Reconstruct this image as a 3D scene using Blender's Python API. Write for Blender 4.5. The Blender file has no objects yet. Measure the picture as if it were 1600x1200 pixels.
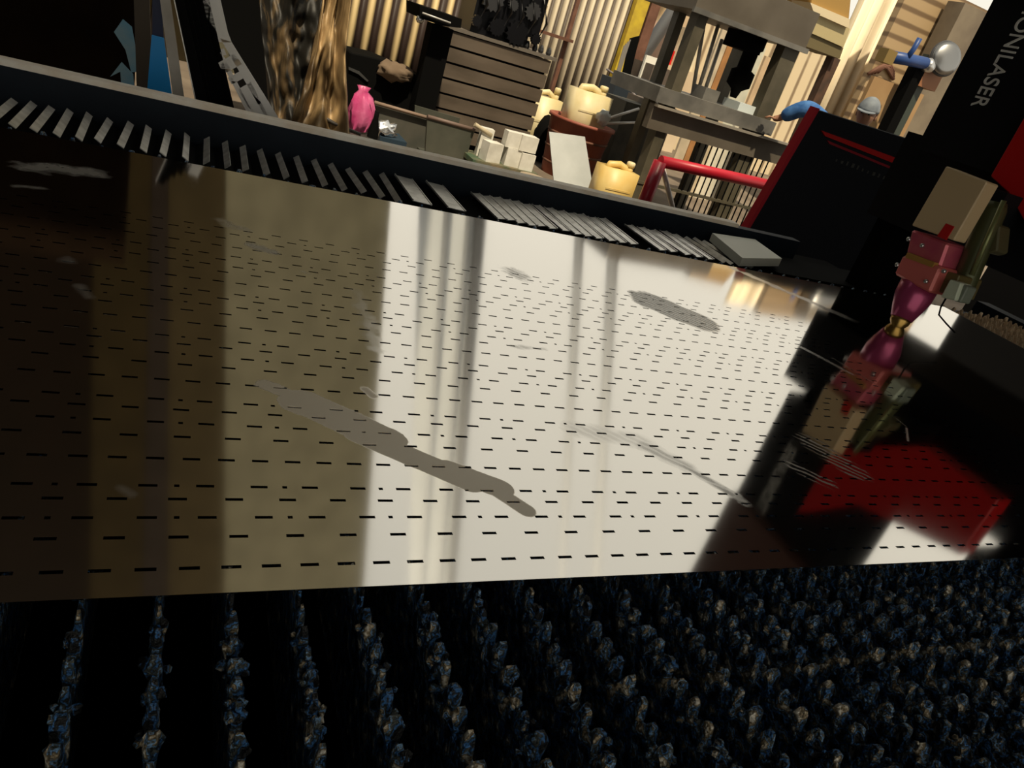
import bpy, bmesh, math, random
from mathutils import Vector, Matrix, noise
random.seed(7)
C = bpy.context.scene.collection
S = bpy.context.scene
PI = math.pi

# ------------------------------------------------------------------ camera
H, ZB, CZ, F = 0.45, 0.80, 1.25, 1139.0
AX = Vector((0.89866742, 0.07659528, 0.43189122))      # world X seen in (right, down, forward)
AY = Vector((-0.33756718, -0.50795243, 0.79248516))
AZ = Vector((0.28008082, -0.8579729, -0.43062425))
cam_d = bpy.data.cameras.new('camera'); cam = bpy.data.objects.new('camera', cam_d); C.objects.link(cam)
cam_d.sensor_width = 36; cam_d.lens = F / 1600 * 36; cam_d.clip_start = 0.01; cam_d.clip_end = 300
right = Vector((AX.x, AY.x, AZ.x)); down = Vector((AX.y, AY.y, AZ.y)); fwd = Vector((AX.z, AY.z, AZ.z))
M = Matrix.Identity(4)
for i in range(3):
    M[i][0] = right[i]; M[i][1] = -down[i]; M[i][2] = -fwd[i]
M[2][3] = CZ
cam.matrix_world = M
S.camera = cam

# ------------------------------------------------------------------ light and exposure
S.view_settings.view_transform = 'Standard'; S.view_settings.look = 'None'
S.view_settings.gamma = 1; S.view_settings.use_curve_mapping = False
S.view_settings.exposure = 0.0
W = bpy.data.worlds.new('world'); S.world = W; W.use_nodes = True
bg = W.node_tree.nodes['Background']; bg.inputs[0].default_value = (1.0, 0.93, 0.79, 1); bg.inputs[1].default_value = 1.0
_nt = W.node_tree; _tc = _nt.nodes.new('ShaderNodeTexCoord'); _sp = _nt.nodes.new('ShaderNodeSeparateXYZ'); _rp = _nt.nodes.new('ShaderNodeValToRGB')
_nt.links.new(_tc.outputs['Generated'], _sp.inputs[0]); _nt.links.new(_sp.outputs[2], _rp.inputs[0]); _nt.links.new(_rp.outputs[0], bg.inputs[0])
_rp.color_ramp.elements[0].position = 0.10; _rp.color_ramp.elements[0].color = (1.0, 0.94, 0.80, 1)      # hazy horizon
_rp.color_ramp.elements[1].position = 0.72; _rp.color_ramp.elements[1].color = (0.64, 0.62, 0.55, 1)     # dimmer cloud above
sun_d = bpy.data.lights.new('sun', 'SUN'); sun = bpy.data.objects.new('sun', sun_d); C.objects.link(sun)
sun_d.energy = 5.0; sun_d.color = (1, 0.86, 0.62); sun_d.angle = math.radians(1.5)
sun.rotation_euler = (math.radians(30), 0, math.radians(-14)); sun.location = (-4, -6, 12)

# ------------------------------------------------------------------ measuring helpers
def ray(px, py):
    d = Vector((px - 800, py - 600, F)); return Vector((d.dot(AX), d.dot(AY), d.dot(AZ)))
def az(px, py, z): d = ray(px, py); return Vector((0, 0, CZ)) + d * ((z - CZ) / d.z)
def ay(px, py, y): d = ray(px, py); return Vector((0, 0, CZ)) + d * (y / d.y)
def ax(px, py, x): d = ray(px, py); return Vector((0, 0, CZ)) + d * (x / d.x)

# ------------------------------------------------------------------ materials
def mat(name, col, rough=0.6, metal=0.0, col2=None, scale=8.0, detail=4.0, bump=0.0, stretch=None, lo=0.35, hi=0.65, emit=None):
    m = bpy.data.materials.new(name); m.use_nodes = True; nt = m.node_tree; b = nt.nodes['Principled BSDF']
    b.inputs['Base Color'].default_value = (*col, 1); b.inputs['Roughness'].default_value = rough; b.inputs['Metallic'].default_value = metal
    if col2 or bump:
        tc = nt.nodes.new('ShaderNodeTexCoord'); mp = nt.nodes.new('ShaderNodeMapping')
        nt.links.new(tc.outputs['Object'], mp.inputs[0])
        if stretch: mp.inputs['Scale'].default_value = stretch
        nz = nt.nodes.new('ShaderNodeTexNoise'); nz.inputs['Scale'].default_value = scale; nz.inputs['Detail'].default_value = detail
        nt.links.new(mp.outputs[0], nz.inputs['Vector'])
        if col2:
            r = nt.nodes.new('ShaderNodeValToRGB'); r.color_ramp.elements[0].position = lo; r.color_ramp.elements[1].position = hi
            r.color_ramp.elements[0].color = (*col, 1); r.color_ramp.elements[1].color = (*col2, 1)
            nt.links.new(nz.outputs[0], r.inputs[0]); nt.links.new(r.outputs[0], b.inputs['Base Color'])
        if bump:
            bp = nt.nodes.new('ShaderNodeBump'); bp.inputs['Strength'].default_value = bump; bp.inputs['Distance'].default_value = 0.02
            nt.links.new(nz.outputs[0], bp.inputs['Height']); nt.links.new(bp.outputs[0], b.inputs['Normal'])
    return m
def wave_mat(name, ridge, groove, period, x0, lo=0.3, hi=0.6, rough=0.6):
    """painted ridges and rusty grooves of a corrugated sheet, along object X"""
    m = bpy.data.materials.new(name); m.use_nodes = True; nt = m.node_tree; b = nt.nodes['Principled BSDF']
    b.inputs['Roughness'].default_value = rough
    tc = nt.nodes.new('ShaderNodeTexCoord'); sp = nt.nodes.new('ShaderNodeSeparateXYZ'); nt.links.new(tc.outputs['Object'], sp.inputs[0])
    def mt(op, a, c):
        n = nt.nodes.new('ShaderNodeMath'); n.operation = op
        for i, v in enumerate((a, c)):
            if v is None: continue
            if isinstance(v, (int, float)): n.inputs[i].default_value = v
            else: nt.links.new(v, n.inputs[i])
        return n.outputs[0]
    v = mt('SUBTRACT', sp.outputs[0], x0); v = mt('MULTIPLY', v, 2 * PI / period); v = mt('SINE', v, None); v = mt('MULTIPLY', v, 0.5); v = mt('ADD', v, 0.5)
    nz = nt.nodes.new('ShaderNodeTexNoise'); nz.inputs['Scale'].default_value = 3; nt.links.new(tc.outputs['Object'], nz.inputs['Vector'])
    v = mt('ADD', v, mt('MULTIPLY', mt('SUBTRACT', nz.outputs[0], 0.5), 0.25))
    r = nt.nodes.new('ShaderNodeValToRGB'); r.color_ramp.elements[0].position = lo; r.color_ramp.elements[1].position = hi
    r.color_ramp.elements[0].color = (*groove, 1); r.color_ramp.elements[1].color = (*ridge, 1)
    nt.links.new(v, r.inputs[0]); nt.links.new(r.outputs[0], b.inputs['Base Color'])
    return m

black = mat('black_paint', (0.006, 0.007, 0.009), 0.55)
black_panel = mat('black_panel_paint', (0.008, 0.010, 0.015), 0.5)
matt_black = mat('matt_black', (0.004, 0.004, 0.004), 0.9)
for m_, v_ in ((black, 0.2), (black_panel, 0.25), (matt_black, 0.05)): m_.node_tree.nodes['Principled BSDF'].inputs['Specular IOR Level'].default_value = v_
red = mat('red_paint', (0.55, 0.008, 0.008), 0.4)
red_trim = mat('red_trim_paint', (0.50, 0.012, 0.03), 0.4)
red_dark = mat('dark_red_paint', (0.30, 0.012, 0.025), 0.35)
rim_m = mat('worn_lit_rim', (0.84, 0.72, 0.58), 0.6, 0, (0.96, 0.90, 0.80), 14)  # worn lip; outside light along its top also put into the pale colour
frame_m = mat('bed_frame_paint', (0.005, 0.009, 0.016), 0.6, 0, (0.009, 0.015, 0.024), 6); frame_m.node_tree.nodes['Principled BSDF'].inputs['Specular IOR Level'].default_value = 0.2
alu = mat('lamella_aluminium', (0.60, 0.58, 0.54), 0.36, 0.75, (0.85, 0.83, 0.79), 30)
slat_m = mat('slag_steel', (0.035, 0.032, 0.028), 0.34, 0.45, (0.16, 0.13, 0.09), 75, 6, 0.9)
# heat-tinted slat steel: brown, green slag patches; blue light and pale glints painted in
def slag():
    nt = slat_m.node_tree; r = [n for n in nt.nodes if n.type == 'VALTORGB'][0].color_ramp
    r.elements[0].position = 0.36; r.elements[0].color = (0.018, 0.018, 0.018, 1)
    r.elements[1].position = 0.67; r.elements[1].color = (0.95, 0.90, 0.78, 1)
    for p, c in ((0.43, (0.035, 0.04, 0.045, 1)), (0.465, (0.07, 0.25, 0.62, 1)), (0.495, (0.04, 0.05, 0.05, 1)), (0.54, (0.12, 0.13, 0.11, 1)), (0.565, (0.26, 0.54, 0.95, 1)), (0.585, (0.14, 0.12, 0.08, 1)), (0.63, (0.46, 0.36, 0.22, 1))):
        e = r.elements.new(p); e.color = c
slag()
brown_wall = mat('dark_brown_board', (0.007, 0.0035, 0.0016), 0.9, 0, (0.013, 0.007, 0.0035), 4); brown_wall.node_tree.nodes['Principled BSDF'].inputs['Specular IOR Level'].default_value = 0.05

# ------------------------------------------------------------------ mesh helpers
def mesh_obj(name, bm, m=None, parent=None, smooth=False):
    me = bpy.data.meshes.new(name); bm.normal_update(); bm.to_mesh(me); bm.free()
    o = bpy.data.objects.new(name, me); C.objects.link(o)
    if m: me.materials.append(m)
    if smooth:
        for p in me.polygons: p.use_smooth = True
    if parent:
        o.parent = parent; root = parent.parent or parent
        if parent.parent is None: o.matrix_parent_inverse = Matrix.Translation(root.location).inverted()
    return o
def tag(o, label, cat, group=None, kind=None):
    if label: o['label'] = label
    if cat: o['category'] = cat
    if group: o['group'] = group
    if kind: o['kind'] = kind
    return o
def thing(name, loc, label, cat, group=None):
    o = bpy.data.objects.new(name, None); C.objects.link(o); o.location = loc; o.empty_display_size = 0.1
    return tag(o, label, cat, group)
def structure(o): o['kind'] = 'structure'; return o
def add_box(bm, a, b, rot=None, about=None):
    (x0, y0, z0), (x1, y1, z1) = a, b
    vs = [Vector(p) for p in ((x0,y0,z0),(x1,y0,z0),(x1,y1,z0),(x0,y1,z0),(x0,y0,z1),(x1,y0,z1),(x1,y1,z1),(x0,y1,z1))]
    if rot:
        c = Vector(about) if about else (Vector(a) + Vector(b)) / 2
        vs = [c + rot @ (v - c) for v in vs]
    v = [bm.verts.new(p) for p in vs]
    for f in ((0,3,2,1),(4,5,6,7),(0,1,5,4),(1,2,6,5),(2,3,7,6),(3,0,4,7)): bm.faces.new([v[i] for i in f])
def bevel(bm, w, seg=2):
    bmesh.ops.bevel(bm, geom=[e for e in bm.edges if len(e.link_faces) == 2 and e.calc_face_angle(0) > 0.5], offset=w, segments=seg, affect='EDGES', profile=0.6)
def box(name, a, b, m, parent=None, bev=0.0, rot=None, about=None):
    bm = bmesh.new(); lo = tuple(min(p, q) for p, q in zip(a, b)); hi = tuple(max(p, q) for p, q in zip(a, b))
    add_box(bm, lo, hi, rot, about)
    if bev: bevel(bm, bev)
    return mesh_obj(name, bm, m, parent)
def add_prism(bm, pts, ext):
    """pts: list of 3-D points of a planar polygon; ext: extrusion vector"""
    ext = Vector(ext); a = [bm.verts.new(p) for p in pts]; b = [bm.verts.new(Vector(p) + ext) for p in pts]; n = len(a)
    f1 = bm.faces.new(a); f2 = bm.faces.new(list(reversed(b)))
    for i in range(n): bm.faces.new((a[i], b[i], b[(i+1) % n], a[(i+1) % n]))
    bmesh.ops.recalc_face_normals(bm, faces=bm.faces[:])
def prism(name, pts, ext, m, parent=None, bev=0.0):
    bm = bmesh.new(); add_prism(bm, pts, ext)
    if bev: bevel(bm, bev, 1)
    return mesh_obj(name, bm, m, parent)
def ppoly(name, pix, Y, depth, m, parent=None, bev=0.0): return prism(name, [ay(x, y, Y) for x, y in pix], (0, depth, 0), m, parent, bev)
def xpoly(name, pix, X, depth, m, parent=None, bev=0.0): return prism(name, [ax(x, y, X) for x, y in pix], (depth, 0, 0), m, parent, bev)
def add_tube(bm, pts, r, n=8, r2=None):
    pts = [Vector(p) for p in pts]; rings = []; m_ = len(pts)
    for i, p in enumerate(pts):
        t = (pts[min(i+1, m_-1)] - pts[max(i-1, 0)]).normalized()
        u = t.cross(Vector((0, 0, 1)))
        if u.length < 0.05: u = t.cross(Vector((1, 0, 0)))
        u.normalize(); w = t.cross(u); rr = r if r2 is None else r + (r2 - r) * i / (m_ - 1)
        rings.append([bm.verts.new(p + (u * math.cos(2*PI*k/n) + w * math.sin(2*PI*k/n)) * rr) for k in range(n)])
    for a, b in zip(rings, rings[1:]):
        for k in range(n): bm.faces.new((a[k], a[(k+1) % n], b[(k+1) % n], b[k]))
    bm.faces.new(list(reversed(rings[0]))); bm.faces.new(rings[-1])
    bmesh.ops.recalc_face_normals(bm, faces=bm.faces[:])
def tube(name, pts, r, m, parent=None, n=10, r2=None):
    bm = bmesh.new(); add_tube(bm, pts, r, n, r2); o = mesh_obj(name, bm, m, parent)
    for p in o.data.polygons: p.use_smooth = len(p.vertices) == 4
    return o
def add_lathe(bm, prof, base, n=20, axis=None):
    """prof: (radius, height) pairs; axis: direction, default up"""
    axis = Vector(axis).normalized() if axis else Vector((0, 0, 1)); q = Vector((0, 0, 1)).rotation_difference(axis); base = Vector(base); rings = []
    for r, z in prof: rings.append([bm.verts.new(base + q @ Vector((r*math.cos(2*PI*k/n), r*math.sin(2*PI*k/n), z))) for k in range(n)])
    for a, b in zip(rings, rings[1:]):
        for k in range(n): bm.faces.new((a[k], a[(k+1) % n], b[(k+1) % n], b[k]))
    bm.faces.new(list(reversed(rings[0]))); bm.faces.new(rings[-1])
def lathe(name, prof, base, m, parent=None, n=20, axis=None, smooth=True):
    bm = bmesh.new(); add_lathe(bm, prof, base, n, axis); o = mesh_obj(name, bm, m, parent)
    if smooth:
        for p in o.data.polygons: p.use_smooth = len(p.vertices) == 4
    return o
def lump(name, c, r, m, parent=None, amp=0.3, sc=(1, 1, 1), sub=3, freq=3.0):
    bm = bmesh.new(); bmesh.ops.create_icosphere(bm, subdivisions=sub, radius=1)
    for v in bm.verts:
        d = 1 + amp * noise.noise(v.co * freq + Vector(c) * 3.7); v.co = Vector((v.co.x * sc[0], v.co.y * sc[1], v.co.z * sc[2])) * d * r + Vector(c)
    return mesh_obj(name, bm, m, parent, smooth=True)

# ================================================================== SETTING
conc = mat('yard_concrete', (0.10, 0.075, 0.055), 0.85, 0, (0.19, 0.15, 0.11), 1.7, 6, 0.2)
fl = structure(box('floor', (-9, -5, -0.1), (26, 22, 0.0), conc))
roof_m = mat('roof_sheet', (0.012, 0.011, 0.010), 0.8)
structure(box('ceiling', (-8, -5, 4.0), (7, 3.0, 4.1), roof_m))
structure(box('wall_rear', (-8, -5.1, 0), (7, -5.0, 0.5), roof_m))   # open above: unseen opening added for fill daylight from behind
structure(box('wall_right', (6.0, -5, 0), (6.1, 2.6, 4.0), roof_m))
structure(box('wall_right.001', (6.0, 2.6, 0), (6.1, 3.9, 2.5), roof_m))  # unseen low extension, added to darken the sheet's reflection at the right
structure(box('wall_side', (-8.1, -5, 0), (-8.0, 8.3, 8.5), brown_wall))

# tall cladding of the neighbouring building at the left: three bays, leaning outward a little
def cladding(name, c):
    m = mat(name, c, 0.95, 0, tuple(v * 1.3 for v in c), 3); m.node_tree.nodes['Principled BSDF'].inputs['Specular IOR Level'].default_value = 0.05; return m
clad = [cladding('black_brown_cladding', (0.0035, 0.0018, 0.0008)), cladding('dark_brown_cladding', (0.013, 0.009, 0.0035)), cladding('dusky_cladding', (0.012, 0.009, 0.0075)), cladding('brown_cladding', (0.024, 0.018, 0.009)), cladding('olive_cladding', (0.088, 0.082, 0.058))]  # bay colours step brighter rightward, the wall's light gradient put into paint
YW = 8.2
def mir(px, py, Y):
    """where the view of the sheet at a pixel lands after bouncing off it, on the wall at Y"""
    p = az(px, py, ZB); d = ray(px, py); return p + Vector((d.x, d.y, -d.z)) * ((Y - p.y) / d.y)
def wall_line(pa, pb, Y=YW):
    a, b = mir(*pa, Y), mir(*pb, Y); s = (b.x - a.x) / (b.z - a.z); return lambda z: a.x + s * (z - a.z)
e0 = wall_line((612, 322), (570, 915)); e1 = wall_line((352, 330), (350, 915)); e2 = wall_line((262, 290), (262, 915)); e3 = wall_line((236, 290), (222, 915)); e4 = wall_line((146, 260), (140, 915))
TOPZ = 10.5
def bay(name, l, r, m, Y):
    return structure(prism(name, [(l(0), Y, 0), (r(0), Y, 0), (r(TOPZ), Y, TOPZ), (l(TOPZ), Y, TOPZ)], (0, 0.06, 0), m))
bay('wall_left', lambda z: -8.0, e4, clad[0], YW)
bay('wall_left.001', e4, e3, clad[1], YW + 0.02)
bay('wall_left.002', e3, e2, clad[2], YW + 0.04)
bay('wall_left.003', e2, e1, clad[3], YW + 0.06)
bay('wall_left.004', e1, e0, clad[4], YW + 0.08)

# slim poles of the lean-to frame beyond the yard, seen mirrored in the sheet
pole_dark = mat('dark_pole', (0.10, 0.105, 0.115), 0.6); pole_pale = mat('pale_pole', (0.36, 0.38, 0.41), 0.7); pole_ochre = mat('ochre_pole', (0.36, 0.24, 0.09), 0.7)
film = mat('pale_sheeting', (0.58, 0.62, 0.66), 0.6, 0, (0.64, 0.68, 0.72), 2)
def pole(pa, pb, r, m, label, Y=10.4):
    f = wall_line(pa, pb, Y)
    tag(tube('pole', [(f(0), Y, 0), (f(11.5), Y, 11.5)], r, m, None, 10), label, 'pole', None)
pole((748, 350), (706, 905), 0.085, pole_dark, 'thick dark pole leaning at the right end of the pale sheeting')
pole((731, 350), (686, 905), 0.04, pole_pale, 'thin pale pole close beside the thick dark pole')
pole((697, 340), (658, 905), 0.045, pole_pale, 'thin pale pole in the middle of the pale sheeting')
pole((905, 372), (880, 860), 0.08, pole_pale, 'left of the two pale poles in the open bright gap')
pole((958, 385), (934, 860), 0.10, pole_pale, 'right of the two pale poles in the open bright gap')
fa, fb = wall_line((655, 345), (640, 905), 10.6), wall_line((760, 350), (712, 905), 10.6)
o = prism('sheeting', [(fa(0), 10.6, 0), (fb(0), 10.6, 0), (fb(11.5), 10.6, 11.5), (fa(11.5), 10.6, 11.5)], (0, 0.05, 0), film)
tag(o, 'tall pale grey sheeting hung between leaning poles behind the yard', 'sheeting')

# ================================================================== LASER BED
bed = thing('laser_cutting_bed', (0.9, 1.0, 0.0), 'long black cutting bed carrying toothed slats, with a pale worn far rim', 'cutting bed')
X0, X1 = -0.75, 2.98
box('rim', (X0, 2.235, 0.66), (2.28, 2.285, 0.800), frame_m, bed)
box('rim_lip', (X0, 2.238, 0.800), (1.95, 2.285, 0.814), rim_m, bed, 0.003)
box('inner_beam', (X0, 1.715, 0.60), (X1, 1.90, 0.735), frame_m, bed, 0.004)
box('channel_floor', (X0, 1.90, 0.60), (X1, 2.235, 0.69), matt_black, bed)
box('near_beam', (X0, -0.10, 0.55), (X1, -0.02, 0.80), frame_m, bed, 0.004)
box('end_beam', (X0 - 0.08, -0.10, 0.55), (X0, 2.285, 0.80), frame_m, bed, 0.004)
box('end_beam', (X1, -0.10, 0.55), (X1 + 0.08, 1.90, 0.79), frame_m, bed, 0.004)
box('tray', (X0, -0.10, 0.30), (X1, 1.72, 0.34), matt_black, bed)
box('skirt', (X0, -0.06, 0.34), (X1, -0.04, 0.55), matt_black, bed)
for x in (X0 + 0.1, 1.0, X1 - 0.1):
    for y in (0.0, 1.8): box('leg', (x - 0.06, y - 0.06, 0.0), (x + 0.06, y + 0.06, 0.62 if y > 1 else 0.56), frame_m, bed)

# ---- support slats
def tooth(y, ph):
    u = ((y / 0.0212 + ph) % 1.0)
    if u < 0.18: return u / 0.18
    if u < 0.50: return 1.0
    if u < 0.78: return 1 - (u - 0.5) / 0.28
    return 0.0
def slat_mesh(seed, fine=True):
    rnd = random.Random(seed); ph = rnd.random(); bm = bmesh.new(); rings = []
    y = -0.015; ys = []
    while y < 1.712:
        ys.append(y); y += 0.0026 if (y < 0.52 and fine) else (0.0053 if y < 1.60 else 0.0035)
    wear = [rnd.uniform(0.65, 1.1) for _ in range(200)]
    for y in ys:
        k = int(y / 0.0212 + ph) if y > 0 else 0
        t = tooth(y, ph); n1 = noise.noise(Vector((y * 90, seed * 3.1, 0))); n2 = noise.noise(Vector((y * 55, seed * 7.7, 4.0))); n3 = noise.noise(Vector((y * 55, seed * 5.7, 9.0)))
        under = 0.43 < y < 1.68
        top = 0.798 - 0.016 * (1 - t * wear[k]) + 0.0025 * n1
        if under: top = min(top, 0.7985)
        wl = 0.0034 + max(0, n2) * 0.009 * (0.3 + t); wr = 0.0034 + max(0, n3) * 0.009 * (0.3 + t)
        wl2 = 0.0028 + max(0, n1) * 0.004; off = 0.002 * n2
        if under: wl = wr = wl2 = 0.002
        rings.append([bm.verts.new(p) for p in ((-0.002, y, 0.66), (-0.002, y, 0.755), (-wl2 - 0.001 + off, y, top - 0.016), (-wl + off, y, top - 0.006), (-wl * 0.55 + off, y, top),
                      (wr * 0.55 + off, y, top), (wr + off, y, top - 0.007), (wl2 + 0.001 + off, y, top - 0.018), (0.002, y, 0.755), (0.002, y, 0.66))])
    for a, b in zip(rings, rings[1:]):
        for k in range(10): bm.faces.new((a[k], a[(k+1) % 10], b[(k+1) % 10], b[k]))
    bm.faces.new(rings[0]); bm.faces.new(list(reversed(rings[-1])))
    # slag beads and drips
    if fine:
        for _ in range(60):
            yy = rnd.uniform(0.0, 0.43); r = rnd.uniform(0.0022, 0.0052); s = rnd.choice((-1, 1))
            q = bmesh.ops.create_icosphere(bm, subdivisions=1, radius=r, matrix=Matrix.Translation((s * rnd.uniform(0.001, 0.008), yy, 0.794 - rnd.uniform(0, 0.022))))
            for v in q['verts']: v.co += Vector((noise.noise(v.co * 300), noise.noise(v.co * 310 + Vector((5, 0, 0))), noise.noise(v.co * 290))) * r * 0.5
    bmesh.ops.recalc_face_normals(bm, faces=bm.faces[:])
    me = bpy.data.meshes.new('support_slat'); bm.to_mesh(me); bm.free(); me.materials.append(slat_m)
    return me
slats = [slat_mesh(s) for s in range(7)]; coarse = [slat_mesh(20 + s, False) for s in range(3)]
yard_lit_m = mat('yard_lit_steel', (0.80, 0.62, 0.42), 0.5, 0.2, (0.55, 0.42, 0.28), 40)  # tan tone carries the golden yard light, put into the slats' colour
yard_lit_slats = [m_.copy() for m_ in coarse]
for m_ in yard_lit_slats: m_.materials.clear(); m_.materials.append(yard_lit_m)
pitch = 0.0523; i0 = -13
for i in range(i0, 56):
    x = 0.0115 + i * pitch
    me = slats[i % 7] if i < 27 else coarse[i % 3]
    o = bpy.data.objects.new('support_slat', me); C.objects.link(o); o.location = (x, 0, 0)
    if x >= 2.49: o.data = yard_lit_slats[i % 3]
    if x < 2.49: tag(o, 'slag-crusted toothed steel slat standing in the row under the slotted sheet', 'slat', 'toothed slats under the slotted sheet')
    else: tag(o, 'toothed slat in a yard-lit tan colour beyond the right end of the slotted sheet', 'slat', 'toothed slats beyond the sheet')

# ---- slotted sheet
sheet_m = bpy.data.materials.new('satin_steel_sheet'); sheet_m.use_nodes = True
def sheet_material():
    nt = sheet_m.node_tree; N = nt.nodes; L = nt.links; b = N['Principled BSDF']
    tc = N.new('ShaderNodeTexCoord'); sp = N.new('ShaderNodeSeparateXYZ')
    nz = N.new('ShaderNodeTexNoise'); nz.inputs['Scale'].default_value = 38; nz.inputs['Detail'].default_value = 5
    L.new(tc.outputs['Object'], nz.inputs['Vector'])
    def mt(op, a, c=None, cl=False):
        n = N.new('ShaderNodeMath'); n.operation = op; n.use_clamp = cl
        for i, v in enumerate((a, c)):
            if v is None: continue
            if isinstance(v, (int, float)): n.inputs[i].default_value = v
            else: L.new(v, n.inputs[i])
        return n.outputs[0]
    L.new(tc.outputs['Object'], sp.inputs[0]); px, py = sp.outputs[0], sp.outputs[1]
    wob = mt('SUBTRACT', nz.outputs[0], 0.5)
    def capsule(p0, p1, r, soft, wobble):
        a, c = az(*p0, ZB), az(*p1, ZB); dx, dy = c.x - a.x, c.y - a.y; l2 = max(1e-9, dx*dx + dy*dy)
        qx, qy = mt('SUBTRACT', px, a.x), mt('SUBTRACT', py, a.y)
        t = mt('ADD', mt('MULTIPLY', qx, dx / l2), mt('MULTIPLY', qy, dy / l2), True)
        ex, ey = mt('SUBTRACT', qx, mt('MULTIPLY', t, dx)), mt('SUBTRACT', qy, mt('MULTIPLY', t, dy))
        d = mt('SQRT', mt('ADD', mt('MULTIPLY', ex, ex), mt('MULTIPLY', ey, ey)))
        d = mt('ADD', d, mt('MULTIPLY', wob, wobble))
        return mt('MULTIPLY', mt('SUBTRACT', r, d), 1.0 / soft, True)
    def union(ms):
        o = ms[0]
        for m_ in ms[1:]: o = mt('MAXIMUM', o, m_)
        return o
    # dried tan film
    tan = union([capsule((470, 628), (600, 688), 0.027, 0.002, 0.012), capsule((560, 680), (735, 755), 0.0185, 0.0015, 0.003), capsule((700, 735), (780, 765), 0.018, 0.0015, 0.003), capsule((770, 765), (822, 799), 0.012, 0.002, 0.002),
                 capsule((415, 603), (470, 625), 0.014, 0.004, 0.012), capsule((570, 610), (582, 620), 0.007, 0.004, 0.006)])
    # scuffed smudges
    scuff = union([mt('MULTIPLY', capsule(*q), s) for q, s in (
        (((803, 425), (812, 432), 0.030, 0.02, 0.06), 0.55), (((1020, 473), (1085, 500), 0.062, 0.012, 0.03), 0.8), (((800, 542), (850, 547), 0.008, 0.008, 0.02), 0.35),
        (((900, 672), (1000, 690), 0.024, 0.016, 0.02), 0.22), (((1010, 700), (1070, 730), 0.020, 0.014, 0.02), 0.45), (((1070, 730), (1140, 772), 0.011, 0.008, 0.012), 0.55),
        (((1150, 775), (1165, 790), 0.008, 0.008, 0.03), 0.4))])
    # pale dusty smears, cut by fine scratches
    wv = N.new('ShaderNodeTexWave'); wv.wave_type = 'BANDS'; wv.bands_direction = 'DIAGONAL'; wv.inputs['Scale'].default_value = 34; wv.inputs['Distortion'].default_value = 3.0
    L.new(tc.outputs['Object'], wv.inputs['Vector'])
    hatch = mt('GREATER_THAN', wv.outputs['Fac'], 0.62)
    dust = union([mt('MULTIPLY', capsule(*q), s) for q, s in (
        (((50, 262), (145, 270), 0.032, 0.02, 0.06), 0.45), (((30, 292), (70, 296), 0.010, 0.01, 0.03), 0.35), (((395, 385), (425, 395), 0.016, 0.010, 0.03), 0.7),
        (((475, 427), (483, 429), 0.008, 0.008, 0.02), 0.5), (((105, 405), (108, 408), 0.014, 0.016, 0.03), 0.25), (((125, 450), (138, 465), 0.010, 0.01, 0.02), 0.3), (((345, 345), (385, 362), 0.014, 0.016, 0.06), 0.4),
        (((1255, 545), (1330, 585), 0.010, 0.006, 0.010), 0.35), (((1400, 655), (1416, 668), 0.002, 0.002, 0.002), 0.5), (((1416, 670), (1418, 690), 0.0035, 0.003, 0.002), 0.8),
        (((1145, 420), (1330, 500), 0.02, 0.012, 0.06), 0.30), (((1300, 560), (1390, 615), 0.004, 0.004, 0.008), 0.25), (((560, 460), (585, 545), 0.016, 0.018, 0.05), 0.30), (((190, 765), (205, 775), 0.006, 0.006, 0.012), 0.25))])
    dust = mt('MAXIMUM', dust, mt('MULTIPLY', mt('MULTIPLY', union([capsule((1270, 695), (1330, 735), 0.034, 0.014, 0.03), capsule((1240, 730), (1290, 755), 0.02, 0.01, 0.02)]), hatch), 0.5))
    scuff = mt('MULTIPLY', scuff, mt('ADD', mt('MULTIPLY', hatch, -0.35), 1.0))
    def mixc(f, a, c):
        n = N.new('ShaderNodeMix'); n.data_type = 'RGBA'; L.new(f, n.inputs[0])
        for i, v in ((6, a), (7, c)):
            if isinstance(v, tuple): n.inputs[i].default_value = v
            else: L.new(v, n.inputs[i])
        return n.outputs[2]
    col = mixc(tan, (0.80, 0.77, 0.72, 1), (0.92, 0.82, 0.66, 1)); col = mixc(scuff, col, (0.30, 0.29, 0.26, 1)); col = mixc(dust, col, (0.55, 0.52, 0.46, 1))
    L.new(col, b.inputs['Base Color'])
    any_ = mt('MAXIMUM', mt('MAXIMUM', tan, scuff), dust)
    L.new(mt('SUBTRACT', 1.0, mt('MULTIPLY', any_, 0.9)), b.inputs['Metallic'])
    nz2 = N.new('ShaderNodeTexNoise'); nz2.inputs['Scale'].default_value = 5; L.new(tc.outputs['Object'], nz2.inputs['Vector'])
    L.new(mt('ADD', mt('ADD', 0.05, mt('MULTIPLY', nz2.outputs[0], 0.03)), mt('MULTIPLY', any_, 0.35)), b.inputs['Roughness'])
sheet_material()
SX0, SX1, SY0, SY1, ST = -0.62, 2.47, 0.4448, 1.668, 0.0015
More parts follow.
